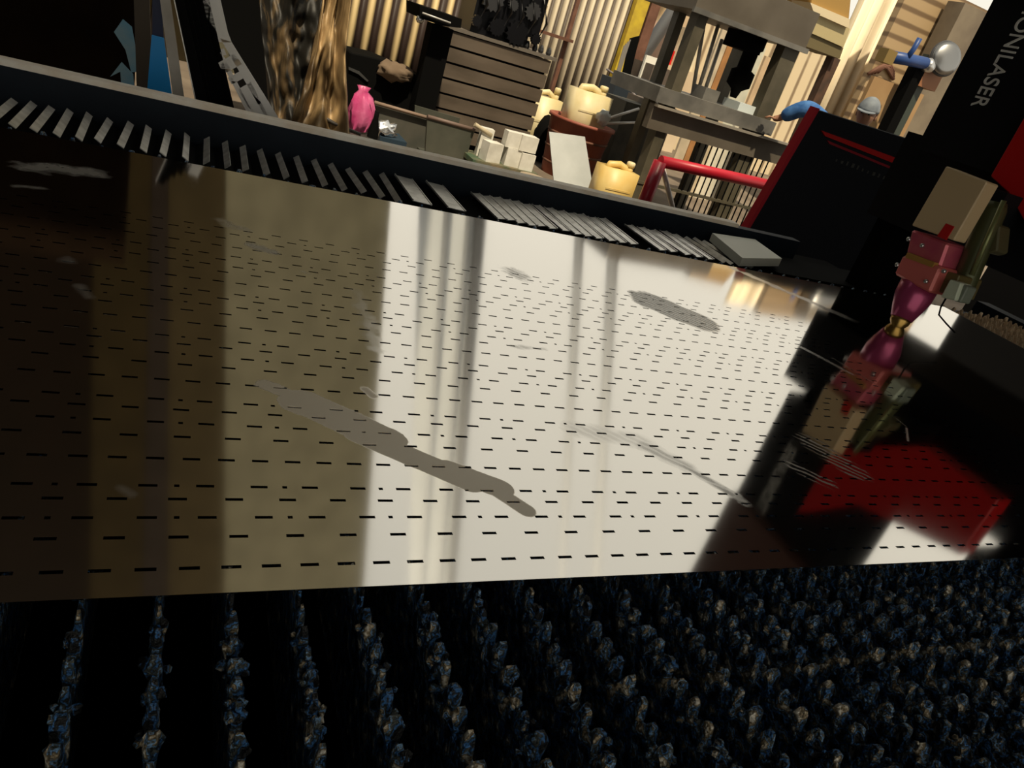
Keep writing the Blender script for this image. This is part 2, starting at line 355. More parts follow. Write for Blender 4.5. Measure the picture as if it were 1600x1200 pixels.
def slotted_sheet():
    rows = []          # (y, slots[(xc, half length)])
    xs0, xs1 = -0.56, 1.42
    def series(x, p, hl):
        n0 = math.ceil((xs0 - x) / p); out = []
        while x + n0 * p < xs1: out.append((x + n0 * p, hl)); n0 += 1
        return out
    for k in range(6):
        y = 0.473 + 0.1475 * k
        rows.append((y, series(0.094, 0.0314, 0.0077)))
        rows.append((y + 0.037, series(0.117, 0.0473, 0.0077)))
        rows.append((y + 0.062, sorted(series(0.092, 0.0473, 0.0077) + series(0.115, 0.0946, 0.0022))))
        rows.append((y + 0.087, series(0.115, 0.0473, 0.0077)))
        if k < 5: rows.append((y + 0.106, sorted(series(0.0905, 0.0473, 0.0077) + series(0.114, 0.0946, 0.0022))))
    bm = bmesh.new(); zt, zb = ZB + ST, ZB; hw = 0.0019
    def quad(x0, y0, x1, y1):
        bm.faces.new([bm.verts.new(p) for p in ((x0, y0, zt), (x1, y0, zt), (x1, y1, zt), (x0, y1, zt))])
        bm.faces.new([bm.verts.new(p) for p in ((x0, y0, zb), (x0, y1, zb), (x1, y1, zb), (x1, y0, zb))])
    def wall(a, b): bm.faces.new([bm.verts.new(p) for p in ((*a, zb), (*b, zb), (*b, zt), (*a, zt))])
    y = SY0
    for yr, sl in rows:
        quad(SX0, y, SX1, yr - hw); x = SX0
        for xc, hl in sl:
            quad(x, yr - hw, xc - hl, yr + hw); x = xc + hl
            a, b, c_, d = (xc - hl, yr - hw), (xc + hl, yr - hw), (xc + hl, yr + hw), (xc - hl, yr + hw)
            wall(b, a); wall(c_, b); wall(d, c_); wall(a, d)
        quad(x, yr - hw, SX1, yr + hw); y = yr + hw
    quad(SX0, y, SX1, SY1)
    wall((SX0, SY0), (SX1, SY0)); wall((SX1, SY0), (SX1, SY1)); wall((SX1, SY1), (SX0, SY1)); wall((SX0, SY1), (SX0, SY0))
    return mesh_obj('steel_sheet', bm, sheet_m)
tag(slotted_sheet(), 'large shiny steel sheet cut with rows of short slots, lying across the toothed slats', 'metal sheet')

# ---- bellows way cover in the far channel
bel = thing('bellows_cover', (0.7, 2.05, 0.69), 'folding way cover with grey metal lamellae running along the far side of the bed', 'way cover')
xs = [14,45,75,106,137,167,200,231,261,292,323,353,380,409,438,466,495,522,550,577,602,637,687,752,768,783,799,814,830,849,867,883,899,917,934,952,992,1011,1030,1049,1064,1086,1099,1114,1127]
wx = [az(x, 158 + (x - 14) * 0.2035, 0.745).x for x in xs]
bm = bmesh.new()
prof = [(wx[0] - 0.05, 0.70)]
for a, b in zip(wx, wx[1:] + [wx[-1] + 0.02]):
    prof += [(a, 0.726), ((a + b) / 2, 0.708)]
prof += [(1.86, 0.715)]
pv = [[bm.verts.new((x, y, z)) for x, z in prof] for y in (1.93, 2.20)]
bv = [[bm.verts.new((x, y, 0.691)) for x, z in prof] for y in (1.93, 2.20)]
for i in range(len(prof) - 1):
    bm.faces.new((pv[0][i], pv[0][i+1], pv[1][i+1], pv[1][i])); bm.faces.new((bv[0][i], bv[0][i+1], pv[0][i+1], pv[0][i])); bm.faces.new((pv[1][i], pv[1][i+1], bv[1][i+1], bv[1][i]))
mesh_obj('fold_skin', bm, matt_black, bel)
for i, (xp, x) in enumerate(zip(xs, wx)):
    if xp < 610: w, tilt, lift = 0.017, 32 if xp < 300 else -38, 0
    elif xp in (637, 687): w, tilt, lift = 0.058, 6, 0.004
    elif xp > 1070: w, tilt, lift = 0.012, -40, 0
    else: w, tilt, lift = 0.031, -9, 0.002
    R = Matrix.Rotation(math.radians(tilt + random.uniform(-4, 4)), 3, 'Y') @ Matrix.Rotation(math.radians(random.uniform(-1.5, 1.5)), 3, 'Z')
    bm = bmesh.new(); y0, y1 = 1.935 + random.uniform(-.006, .006), 2.185 + random.uniform(-.012, .006); z = 0.738 + lift
    add_box(bm, (x - w/2, y0, z - 0.001), (x + w/2, y1, z + 0.001), R)
    if w > 0.02:
        add_box(bm, (x - w/2, y0, z), (x - w/2 + 0.003, y1, z + 0.005), R, (x, (y0 + y1)/2, z)); add_box(bm, (x + w/2 - 0.003, y0, z), (x + w/2, y1, z + 0.003), R, (x, (y0 + y1)/2, z))
    mesh_obj('lamella', bm, alu, bel)
pale_plate = mat('pale_plate', (0.80, 0.80, 0.68), 0.5)
prism('end_plate', [az(*p, 0.775) for p in ((1113, 364), (1180, 374), (1222, 404), (1160, 403))], (0, 0, -0.03), pale_plate, bel)

# ================================================================== GANTRY
gan = thing('gantry', (2.3, 1.9, 0.0), 'black laser gantry with red trim bridging the right part of the bed', 'gantry')
YP = 3.2
pn = [ay(*p, YP) for p in ((1166, 357), (1275, 170), (1440, 216))]
zt_ = pn[1].z; lean = (pn[1].x - pn[0].x) / (pn[1].z - pn[0].z)
def pl_(z): return pn[0].x + lean * (z - pn[0].z)
prism('end_housing', [(pl_(0) + 0.02, YP, 0), (pl_(zt_) + 0.02, YP, zt_), (4.6, YP, zt_ + 0.01), (4.6, YP, 0)], (0, 0.04, 0), black_panel, gan, 0.004)
prism('side_trim', [(pl_(0) - 0.004, YP - 0.006, 0.01), (pl_(zt_) - 0.004, YP - 0.006, zt_ + 0.006), (pl_(zt_) + 0.020, YP - 0.006, zt_ + 0.006), (pl_(0) + 0.020, YP - 0.006, 0.01)], (0, 0.05, 0), red_trim, gan)
ppoly('red_stripe', [(1284, 204), (1442, 262), (1444, 274), (1290, 213)], YP - 0.016, 0.014, red, gan)
ppoly('lower_stripe', [(1292, 219), (1440, 280), (1441, 284), (1296, 225)], YP - 0.008, 0.008, red_dark, gan)
bm = bmesh.new()      # a faint row of worn lettering strokes, too small to read in the photo
for k in range(16):
    a = ay(1305 + k * 8.2, 252 + k * 3.1, YP - 0.004); hgt = random.uniform(0.012, 0.022)
    add_box(bm, (a.x, a.y, a.z), (a.x + random.uniform(0.008, 0.020), a.y + 0.004, a.z + hgt))
mesh_obj('worn_lettering', bm, mat('faint_grey_print', (0.06, 0.06, 0.055), 0.6), gan)
box('foot', (1.95, 1.95, 0.66), (2.70, 2.20, 0.735), matt_black, gan)
box('beam', (2.30, -0.35, 1.00), (2.72, 2.02, 1.30), black, gan, 0.006)
box('near_foot', (2.30, -0.45, 0.0), (2.72, -0.20, 1.02), black, gan)
box('far_leg', (2.36, 1.94, 0.73), (2.68, 2.015, 1.01), matt_black, gan)
box('far_foot', (2.36, 2.30, 0.0), (2.68, 2.44, 0.70), matt_black, gan)
box('tie_beam', (2.46, 2.44, 0.10), (2.66, 3.22, 0.25), matt_black, gan)
ct = ax(1440, 215, 2.10)
box('tower', (2.10, 1.32, 1.255), (2.32, ct.y, 2.30), black, gan, 0.004)
box('unseen_block', (2.12, 0.10, 1.28), (2.60, 0.97, 2.25), black, gan, 0.006)  # unseen block, added so the sheet mirrors dark at the right
# red cover with a cut-off far lower corner
rc = [ax(*p, 2.04) for p in ((1547, 275), (1576, 302), (1600, 346))]
ytop = rc[0].y
prism('red_cover', [(2.04, ytop, rc[0].z), (2.04, rc[1].y, rc[1].z), (2.04, rc[2].y, rc[2].z), (2.04, rc[2].y - 0.10, rc[2].z - 0.07), (2.04, 0.95, rc[2].z - 0.07), (2.04, 0.95, 1.29), (2.04, 1.30, 1.39), (2.04, ytop, 1.56)], (0.06, 0, 0), red, gan, 0.003)
box('reflection_plate', (2.06, 1.32, 1.72), (2.10, ct.y - 0.01, 2.28), mat('reflection_brown', (0.13, 0.06, 0.045), 0.5), gan)  # out-of-view brown plate, added to tint the tower's reflection in the sheet
# lettering down the tower
def letters(txt, p_top, p_bot, X):
    a, b = ax(*p_top, X), ax(*p_bot, X)
    cu = bpy.data.curves.new('lettering', 'FONT'); cu.body = txt; cu.size = 1; cu.extrude = 0.01
    tmp = bpy.data.objects.new('tmp', cu); C.objects.link(tmp); bpy.context.view_layer.update()
    me = bpy.data.meshes.new_from_object(tmp.evaluated_get(bpy.context.evaluated_depsgraph_get())); bpy.data.objects.remove(tmp)
    w = max(v.co.x for v in me.vertices); hcap = max(v.co.y for v in me.vertices); L_ = a.z - b.z; k = L_ / w; kc = 0.047 / hcap
    for v in me.vertices:
        x, y, z = v.co; v.co = (X - z * 0.2 - 0.001, a.y + (b.y - a.y) * x / w - y * kc, a.z - x * k)
    me.materials.append(mat('white_print', (0.75, 0.75, 0.72), 0.5)); o = bpy.data.objects.new('lettering', me); C.objects.link(o); o.parent = gan
    o.matrix_parent_inverse = Matrix.Translation(gan.location).inverted(); o['label'] = 'white capital lettering running down the black tower'
letters('TIONILASER', (1611, -4), (1517, 165), 2.098)

# ================================================================== LASER HEAD
beige = mat('beige_box', (0.66, 0.49, 0.28), 0.5); pink = mat('anodised_pink', (0.62, 0.10, 0.17), 0.35, 0.3, (0.70, 0.16, 0.19), 20)
maroon = mat('anodised_maroon', (0.42, 0.06, 0.16), 0.3, 0.4); olive = mat('olive_cylinder', (0.09, 0.10, 0.04), 0.4, 0.3); brass = mat('brass', (0.45, 0.28, 0.08), 0.35, 0.9)
steel = mat('bolt_steel', (0.6, 0.6, 0.6), 0.3, 0.9); pale_green = mat('pale_green_plastic', (0.62, 0.68, 0.52), 0.5)
XH = 1.87
head = xpoly('laser_head', [(1478, 259), (1543, 284), (1490, 376), (1424, 352)], XH, 0.05, beige, gan, 0.003)
head['label'] = 'beige boxed laser head with a pink and maroon lower body hanging over the sheet'
xpoly('red_sticker', [(1478, 349), (1491, 354), (1478, 375), (1464, 369)], XH - 0.002, 0.003, red, head)
xpoly('upper_body', [(1424, 358), (1482, 380), (1468, 418), (1415, 396)], XH + 0.01, 0.12, pink, head, 0.006)
xpoly('clamp', [(1410, 398), (1470, 417), (1452, 458), (1396, 428)], XH - 0.005, 0.13, mat('salmon_clamp', (0.72, 0.17, 0.15), 0.4, 0.1), head, 0.006)
xpoly('yellow_band', [(1418, 394), (1460, 410), (1456, 418), (1414, 402)], XH - 0.008, 0.05, mat('ochre_band', (0.42, 0.22, 0.05), 0.5), head)
for p in ((1442, 384), (1421, 374), (1403, 414), (1476, 424), (1448, 440)):
    lathe('bolt', [(0.006, 0), (0.006, 0.006), (0.003, 0.008)], ax(*p, XH - 0.006), steel, head, 8, (-1, 0, 0))
c0 = ax(1440, 440, XH + 0.05); c1 = ax(1408, 498, XH + 0.02); tip = ax(1401, 511, XH + 0.01)
lathe('cone', [(0.052, 0), (0.050, 0.05), (0.042, 0.08), (0.030, (c1 - c0).length)], c0, maroon, head, 24, c1 - c0)
lathe('nozzle', [(0.028, 0), (0.026, 0.012), (0.016, 0.028), (0.006, 0.042)], c1, brass, head, 20, tip - c1)
lathe('side_cylinder', [(0.030, 0), (0.032, 0.01), (0.032, 0.22), (0.026, 0.24)], ax(1502, 452, XH + 0.10), olive, head, 18, ax(1560, 310, XH + 0.10) - ax(1502, 452, XH + 0.10))
lathe('guide_rod', [(0.007, 0), (0.007, 0.20)], ax(1518, 430, XH + 0.06), mat('green_rod', (0.22, 0.24, 0.10), 0.35, 0.5), head, 10, ax(1566, 320, XH + 0.06) - ax(1518, 430, XH + 0.06))
xpoly('side_block', [(1468, 420), (1500, 430), (1486, 462), (1455, 452)], XH + 0.03, 0.10, mat('olive_block', (0.13, 0.10, 0.03), 0.5), head, 0.003)
xpoly('cap_disc', [(1546, 345), (1562, 352), (1558, 392), (1545, 396), (1532, 392)], XH + 0.10, 0.05, mat('drab_disc', (0.10, 0.09, 0.04), 0.5), head, 0.004)
xpoly('sensor_box', [(1484, 436), (1502, 442), (1492, 470), (1469, 464)], XH, 0.05, pale_green, head, 0.003)
xpoly('sensor_box_side', [(1502, 442), (1513, 448), (1500, 473), (1490, 470)], XH + 0.012, 0.04, mat('shaded_green_plastic', (0.20, 0.23, 0.18), 0.5), head, 0.003)  # box side, its shade put into a darker copy of the front colour
tube('sensor_cable', [ax(1478, 466, XH + .02), ax(1470, 480, XH + .03), ax(1467, 492, XH + .04), ax(1478, 505, XH + .06), ax(1492, 520, XH + .08)], 0.0025, matt_black, head, 6)
box('mounting_arm', (XH + 0.10, 1.34, 1.10), (2.32, 1.46, 1.22), black, head)

# ================================================================== YARD: BACKDROP
def corrugated(name, l, r, top, Y, per, amp, m, z0=0.0):
    """l, r, top: world X limits and height"""
    bm = bmesh.new(); n = max(8, int((r - l) / per * 12)); A = []
    for i in range(n + 1):
        x = l + (r - l) * i / n; y = Y - amp * math.sin((x - l) / per * 2 * PI)
        A.append([bm.verts.new((x, y, z0)), bm.verts.new((x, y, top)), bm.verts.new((x, y + 0.012, top)), bm.verts.new((x, y + 0.012, z0))])
    for a, b in zip(A, A[1:]):
        for k in range(4): bm.faces.new((a[k], b[k], b[(k+1) % 4], a[(k+1) % 4]))
    bm.faces.new(list(reversed(A[0]))); bm.faces.new(A[-1]); bmesh.ops.recalc_face_normals(bm, faces=bm.faces[:])
    return mesh_obj(name, bm, m, None, True)
Yg = 7.75; gl, gr = ay(540, 60, Yg).x, ay(680, 90, Yg).x
gold = wave_mat('gold_corrugation', (0.66, 0.50, 0.25), (0.030, 0.016, 0.012), (gr - gl) / 6.0, gl, 0.42, 0.95)  # dark groove colour stands in for shade between the ridges
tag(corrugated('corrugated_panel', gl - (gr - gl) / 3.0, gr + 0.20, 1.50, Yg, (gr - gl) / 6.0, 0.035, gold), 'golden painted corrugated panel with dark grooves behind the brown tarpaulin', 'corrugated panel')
Yc = 9.6; cl, cr = ay(852, 60, Yc).x, ay(975, 50, Yc).x
cream = wave_mat('cream_corrugation', (0.56, 0.48, 0.35), (0.08, 0.06, 0.045), (cr - cl) / 9.0, cl, 0.30, 0.95)  # groove shade put into the colour here too
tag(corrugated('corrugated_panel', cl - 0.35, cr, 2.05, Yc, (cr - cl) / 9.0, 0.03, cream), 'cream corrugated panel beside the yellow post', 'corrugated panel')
yel = mat('yellow_paint', (0.62, 0.45, 0.03), 0.5, 0, (0.42, 0.28, 0.03), 6); rust = mat('rust_brown', (0.11, 0.045, 0.025), 0.8, 0, (0.18, 0.08, 0.05), 8)
x = ay(977, 30, Yc).x
tag(box('post', (cr - 0.02, Yc - 0.12, 0), (cr + 0.17, Yc - 0.02, 2.1), yel), 'yellow painted post at the edge of the cream corrugated panel', 'post')
tag(box('post', (cr + 0.19, Yc - 0.14, 0), (cr + 0.33, Yc, 2.15), rust), 'rust brown post just right of the yellow post', 'post')
# far yard wall
yardw = mat('yard_wall', (0.56, 0.43, 0.29), 0.9, 0, (0.70, 0.58, 0.42), 1.2, 5)
plank = wave_mat('plank_wall', (0.66, 0.54, 0.36), (0.24, 0.17, 0.10), 0.28, 0.0, 0.02, 0.25)
structure(box('wall_back', (cr + 0.3, 12.6, 0), (26, 12.8, 2.7), yardw))
tag(box('plank_fence', (7.9, 11.9, 0), (14.0, 12.0, 2.45), plank), 'pale upright plank fence at the far end of the yard', 'fence')
# pieces against the yard wall
def pbox(name, pl, pr, pt, Y, depth, m, label=None, cat=None, z0=0.0, parent=None, bev=0.0, group=None):
    a, b, t = ay(*pl, Y), ay(*pr, Y), ay(*pt, Y)
    o = box(name, (a.x, Y, z0), (b.x, Y + depth, t.z), m, parent, bev)
    if label: tag(o, label, cat, group)
    return o
pinkw = mat('pink_plaster', (0.50, 0.33, 0.25), 0.9, 0, (0.58, 0.42, 0.32), 3)
pbox('board', (1003, 60), (1040, 70), (1012, 28), 11.0, 0.06, pinkw, 'dull pink board standing behind the dark metal box', 'board')
pbox('white_board', (996, 130), (1014, 130), (1012, 86), 8.6, 0.04, mat('white_board', (0.8, 0.78, 0.70), 0.6), 'narrow white board standing left of the dark metal box', 'board')
pbox('metal_box', (1012, 130), (1052, 140), (1030, 104), 8.4, 0.5, mat('dark_box', (0.09, 0.065, 0.05), 0.6, 0, (0.13, 0.10, 0.08), 8), 'dark brown metal box beside the narrow white board', 'box')
sh = thing('sheet_bundle', ay(975, 150, 8.8).xy.to_3d(), 'bundle of dark iron sheets leaning right of the rust brown post', 'sheet bundle')
P_ = [ay(*q, 8.8) for q in ((985, 60), (1000, 56), (982, 130), (965, 150))]; prism('sheet', [P_[0], P_[1], P_[2], (P_[2].x, 8.8, 0), (P_[3].x, 8.8, 0), P_[3]], (0, 0.02, 0), matt_black, sh)
for k in range(4): ppoly('sheet', [(984 - k * 3, 62 + k * 3), (986 - k * 3, 62 + k * 3), (968 - k * 2, 118 + k * 2), (966 - k * 2, 118 + k * 2)], 8.76 - k * .02, 0.01, mat('edge_grey', (0.22, 0.20, 0.18), 0.5), sh)
pbox('dark_bin', (950, 170), (985, 178), (975, 128), 8.0, 0.4, mat('navy_bin', (0.012, 0.02, 0.03), 0.6), 'dark navy bin behind the cream jerrycan', 'bin', bev=0.02)
lz = ay(1045, 88, 11.5).z - 0.12
a = ay(1033, 8, 12.3); tag(box('crate', (a.x - 0.2, 12.05, 0), (a.x + 0.35, 12.55, a.z + 0.1), mat('crate', (0.66, 0.52, 0.36), 0.8, 0, (0.5, 0.36, 0.2), 3)), 'tall pale tan crate standing against the yard wall', 'crate')
a = ay(1050, 48, 11.6); tag(box('crate', (a.x + 0.10, 11.36, lz + 0.002), (a.x + 0.48, 11.7, a.z + 0.1), mat('cream_crate', (0.74, 0.66, 0.48), 0.8, 0, (0.6, 0.5, 0.34), 3)), 'cream crate standing on the low ledge by the yard wall', 'crate')
a = ay(1045, 88, 11.5); tag(box('can', (a.x - 0.09, 11.45, a.z - 0.12), (a.x + 0.09, 11.6, a.z + 0.1), red), 'small red can on the ledge by the yard wall', 'can')
tag(box('ledge', (a.x - 0.9, 11.3, 0), (a.x + 0.6, 11.75, a.z - 0.12), yardw), 'low tan ledge against the yard wall under the red can', 'ledge')

# ================================================================== YARD: LEFT
# leaning board, blue sheet, offcuts just beyond the rim
def ground_poly(name, pix, Y, depth, m, label=None, cat=None, parent=None, group=None):
    """pix: the top edge then the two lower points; the polygon is carried on down to the ground in the same slant"""
    P = [ay(x, y, Y) for x, y in pix]; tl, tr, br, bl = P
    def down_(t, b): s = (b.x - t.x) / (b.z - t.z); return Vector((b.x + s * (0 - b.z), Y, 0))
    o = prism(name, [tl, tr, br, down_(tr, br), down_(tl, bl), bl], (0, depth, 0), m, parent)
    if label: tag(o, label, cat, group)
    return o
def strip(name, pix, Y, depth, m, label, cat, group=None): return ground_poly(name, pix, Y, depth, m, label, cat, None, group)
tag(box('board', (-6.0, 4.2, 0), (ay(213, 60, 4.2).x, 4.26, 2.1), brown_wall), 'big dark brown board standing behind the left end of the far rim', 'board')
drab = mat('drab_strip', (0.075, 0.055, 0.035), 0.7)
strip('plank', [(208, -30), (232, -30), (240, 155), (214, 150)], 3.4, 0.03, drab, 'drab brown plank standing left of the blue sheet', 'plank')
bluep = mat('blue_plastic', (0.008, 0.36, 0.95), 0.4); lb = mat('pale_blue_film', (0.16, 0.36, 0.50), 0.5, 0, (0.26, 0.40, 0.46), 12)
strip('plastic_sheet', [(237, 55), (256, 60), (270, 158), (229, 152)], 2.9, 0.012, bluep, 'bright blue plastic sheet standing upright behind the rim', 'plastic sheet')
strip('plastic_sheet', [(238, -30), (250, -30), (256, 62), (238, 58)], 2.96, 0.012, mat('navy_plastic', (0.004, 0.012, 0.06), 0.5), 'narrow navy sheet standing behind the bright blue sheet', 'plastic sheet')
strip('offcut', [(246, -30), (262, -30), (290, 168), (272, 165)], 2.8, 0.008, mat('grey_white_offcut', (0.40, 0.36, 0.30), 0.5, 0.1, (0.70, 0.66, 0.60), 5), 'pale grey steel strip right of the blue sheet', 'offcut')
def scrap(pix, Y, label):
    bm = bmesh.new(); add_prism(bm, [ay(x, y, Y) for x, y in pix], (0, 0.006, 0)); o = mesh_obj('film_scrap', bm, lb); tag(o, label, 'film scrap')
scrap([(178, 50), (192, 30), (206, 42), (213, 80), (217, 112), (205, 113), (196, 78)], 4.19, 'long pale blue film scrap stuck to the dark brown board')
scrap([(172, 120), (190, 97), (208, 116), (210, 142), (190, 142), (188, 112)], 4.185, 'short pale blue film scrap low on the dark brown board')
edge = mat('cut_edge', (0.6, 0.58, 0.55), 0.4, 0.3)
for k, (a, b) in enumerate([(266, 312), (274, 318), (284, 326), (296, 340), (306, 352)]):
    t = thing('steel_strip', ay(b, 190, 2.45 + 0.05 * k).xy.to_3d(), 'long black steel strip with a bright cut edge, leaning in the bundle behind the rim', 'steel strip', 'black strips leaning behind the rim')
    Y = 2.42 + 0.05 * k
    ground_poly('strip', [(a, -30), (a + 14, -30), (b + 20, 196), (b, 190)], Y, 0.006, matt_black, parent=t)
    ppoly('cut_edge', [(a - 1, -30), (a + 0.6, -30), (b + 2, 192), (b, 192)], Y - 0.002, 0.008, edge, t)
gs = thing('offcut', ay(420, 195, 2.62).xy.to_3d(), 'grey sheet skeleton with cut-out openings leaning behind the rim', 'offcut')
skel = mat('skeleton_steel', (0.90, 0.86, 0.80), 0.5, 0, (0.96, 0.94, 0.92), 5)
Ysk = 2.62
def strip_piece(l0, r0, l1, r1):   # between two image rows
    return [l0, r0, r1, l1]
bm = bmesh.new()
for q in ([(299, -30), (338, -30), (356, 50), (322, 50)], [(322, 50), (330, 50), (402, 190), (392, 188)], [(322, 50), (356, 50), (362, 66), (329, 66)],
          [(344, 60), (362, 66), (440, 192), (420, 192)], [(333, 78), (350, 76), (354, 86), (337, 88)], [(341, 98), (366, 84), (378, 100), (349, 116)], [(356, 122), (374, 112), (381, 122), (362, 132)], [(372, 140), (392, 128), (424, 192), (400, 190)]):
    add_prism(bm, [ay(x, y, Ysk) for x, y in q], (0, 0.004, 0))
b1, b2 = ay(400, 189, Ysk), ay(440, 192, Ysk)
add_prism(bm, [b1, b2, (b2.x + 0.35, Ysk, 0), (b1.x + 0.35, Ysk, 0)], (0, 0.004, 0))
mesh_obj('skeleton', bm, skel, gs)
strip('hanging_panel', [(322, -30), (440, -30), (450, 180), (385, 175)], 6.3, 0.03, matt_black, 'black panel hanging behind the grey sheet skeleton', 'panel')

# two draped, folded tarpaulins
gold_t = mat('golden_tarpaulin', (0.06, 0.035, 0.014), 0.5, 0, (0.46, 0.31, 0.15), 4, 6, 0.5, (2.4, 2.4, 0.6), 0.36, 0.62)  # dark fold shade goes into the colour as stretched noise
dark_t = mat('dark_tarpaulin', (0.006, 0.005, 0.003), 0.6, 0, (0.20, 0.13, 0.06), 4, 6, 0.5, (2.4, 2.4, 0.6), 0.50, 0.70)  # dark zone of the drape as a darker copy, gold highlights coloured in
def tarp(top, bottom, Y, m, seed, label, bow):
    bm = bmesh.new(); nu, nv = 50, 60; g = []
    tl, tr = ay(top[0], -30, Y), ay(top[1], -30, Y); bl, br = ay(bottom[0], 178, Y), ay(bottom[1], 190, Y)
    H_ = tl.z + 0.12
    for j in range(nv + 1):
        v = j / nv; z = H_ * (1 - v); k = min(1.0, max(0.0, (tl.z - z) / (tl.z - bl.z))); k2 = k ** bow; row = []
        xl = tl.x + (bl.x - tl.x) * k2; xr = tr.x + (br.x - tr.x) * k2
        for i in range(nu + 1):
            u = i / nu
            d = 0.07 * math.sin(u * 15 + 2.0 * v + 0.9 * math.sin(v * 6 + seed)) + 0.10 * noise.noise(Vector((u * 4, v * 4, seed))) + 0.05 * noise.noise(Vector((u * 10, v * 12, seed + 4)))
            row.append(bm.verts.new((xl + (xr - xl) * u, Y - d - 0.25 * v * v, max(z, 0.005))))
        g.append(row)
    for j in range(nv):
        for i in range(nu): bm.faces.new((g[j][i], g[j+1][i], g[j+1][i+1], g[j][i+1]))
    o = mesh_obj('tarpaulin', bm, m, None, True); md = o.modifiers.new('thick', 'SOLIDIFY'); md.thickness = 0.006
    tag(o, label, 'tarpaulin')
tarp((508, 552), (452, 545), 5.2, gold_t, 1.3, 'golden brown tarpaulin hanging in crumpled folds left of the corrugated panel', 2.2)
tarp((402, 520), (418, 480), 5.7, dark_t, 6.1, 'dark brown tarpaulin with painted gold highlights hanging behind the golden one', 1.0)
# black chest in front of the gold panel
chest = thing('tool_chest', ay(600, 180, 6.9).xy.to_3d(), 'low black chest with a sloping lid in front of the golden corrugated panel', 'chest')
pc = [ay(*p, 6.9) for p in ((548, 82), (592, 92), (640, 112), (668, 126), (672, 180))]
prism('body', [(pc[0].x, 6.9, 0), (pc[0].x, 6.9, pc[0].z), pc[1], pc[2], pc[3], (pc[4].x, 6.9, 0)], (0, 0.5, 0), matt_black, chest, 0.01)
ppoly('edge_strip', [(545, 105), (562, 112), (576, 126), (574, 128), (560, 116), (545, 109)], 6.88, 0.02, mat('dull_steel', (0.08, 0.08, 0.08), 0.4, 0.5), chest)
lump('rag', ay(617, 112, 6.85), 0.11, mat('tan_rag', (0.16, 0.11, 0.07), 0.9), None, 0.5, (1.4, 0.8, 0.7)); tag(bpy.data.objects['rag'], 'crumpled tan rag on the black chest', 'rag')
# black pillar stand with a flat head
st = thing('pillar_stand', ay(672, 180, 6.7).xy.to_3d(), 'black pillar stand with a flat plate on top, left of the boarded cabinet', 'stand')
a, b = ay(660, 110, 6.7), ay(692, 120, 6.7)
box('pillar', (a.x, 6.7, 0), (b.x, 6.88, ay(680, 38, 6.7).z), matt_black, st)
ppoly('top_plate', [(656, 8), (722, 30), (720, 44), (690, 40), (656, 28)], 6.55, 0.5, matt_black, st)
tube('handle', [ay(660, 20, 6.53), ay(704, 36, 6.53)], 0.008, edge, st, 6)
lathe('knob', [(0.02, 0), (0.035, 0.02), (0.03, 0.05), (0.0, 0.06)], ay(655, 36, 6.6), steel, st, 10)

# boarded cabinet
cabm = mat('cabinet_boards', (0.070, 0.052, 0.036), 0.6, 0, (0.120, 0.092, 0.068), 3, 5, 0, (0.6, 1, 2))
Yk = 7.0
cab = thing('cabinet', ay(760, 200, Yk).xy.to_3d(), 'brown grey cabinet with six wide horizontal boards, carrying the black engine parts', 'cabinet')
kl, kr = ay(690, 110, Yk).x, ay(843, 150, Yk).x; kt = ay(770, 66, Yk).z; nb = 6; zb = 0.06; hb = (kt - zb) / 7.0
box('carcass', (kl + 0.01, Yk + 0.02, 0.0), (kr - 0.01, Yk + 0.6, kt - 0.01), matt_black, cab)
for k in range(7): box('board', (kl - 0.01, Yk - 0.015, zb + k * hb + 0.010), (kr + 0.01, Yk + 0.02, zb + (k + 1) * hb - 0.010), cabm, cab, 0.004)
box('top_slab', (kl - 0.03, Yk - 0.03, kt), (kr + 0.06, Yk + 0.62, kt + 0.03), mat('slab_edge', (0.14, 0.12, 0.10), 0.5), cab)
# heap of black machine parts on the cabinet
eng_m = mat('oily_black', (0.006, 0.006, 0.008), 0.35, 0.3); eng2 = mat('oily_grey', (0.07, 0.07, 0.075), 0.4, 0.6)
eng = thing('engine', (kl + 0.5, Yk + 0.2, kt + 0.032), 'black oily engine with gears and pipes standing on the boarded cabinet', 'engine')
ex = (kl + kr) / 2; ez = kt + 0.032
box('block', (ex - 0.32, Yk + 0.05, ez), (ex + 0.25, Yk + 0.5, ez + 0.36), eng_m, eng, 0.02)
box('gearbox', (ex - 0.05, Yk + 0.0, ez + 0.10), (ex + 0.33, Yk + 0.4, ez + 0.62), eng_m, eng, 0.03)
for k in range(7):
    x = ex - 0.30 + 0.10 * k; r = 0.05 + 0.03 * ((k * 5) % 3)
    teeth = 14; bm = bmesh.new(); pts = []
    for q in range(teeth * 2):
        rr = r if q % 2 else r * 0.82; pts.append((x + rr * math.cos(PI * q / teeth), Yk - 0.04, ez + 0.10 + 0.07 * ((k * 3) % 6) + rr * math.sin(PI * q / teeth)))
    add_prism(bm, pts, (0, 0.05, 0)); mesh_obj('gear', bm, eng2 if k % 2 else eng_m, eng)
for k in range(6):
    x = ex - 0.3 + 0.12 * k; tube('pipe', [(x, Yk - 0.02, ez + 0.05), (x + 0.05, Yk - 0.06, ez + 0.25), (x - 0.03, Yk - 0.03, ez + 0.45), (x + 0.10, Yk, ez + 0.56)], 0.012, eng2, eng, 6)
for k in range(5):
    x = kr - 0.32 + 0.075 * k; tag(lathe('nut', [(0.02, 0), (0.03, 0.02), (0.022, 0.05), (0.012, 0.07)], (x, Yk + 0.03 + 0.02 * (k % 2), kt + 0.03), eng2, None, 6, None, False), 'small grey nut among the loose fittings on the right end of the cabinet top', 'nut', 'nuts on the cabinet top')
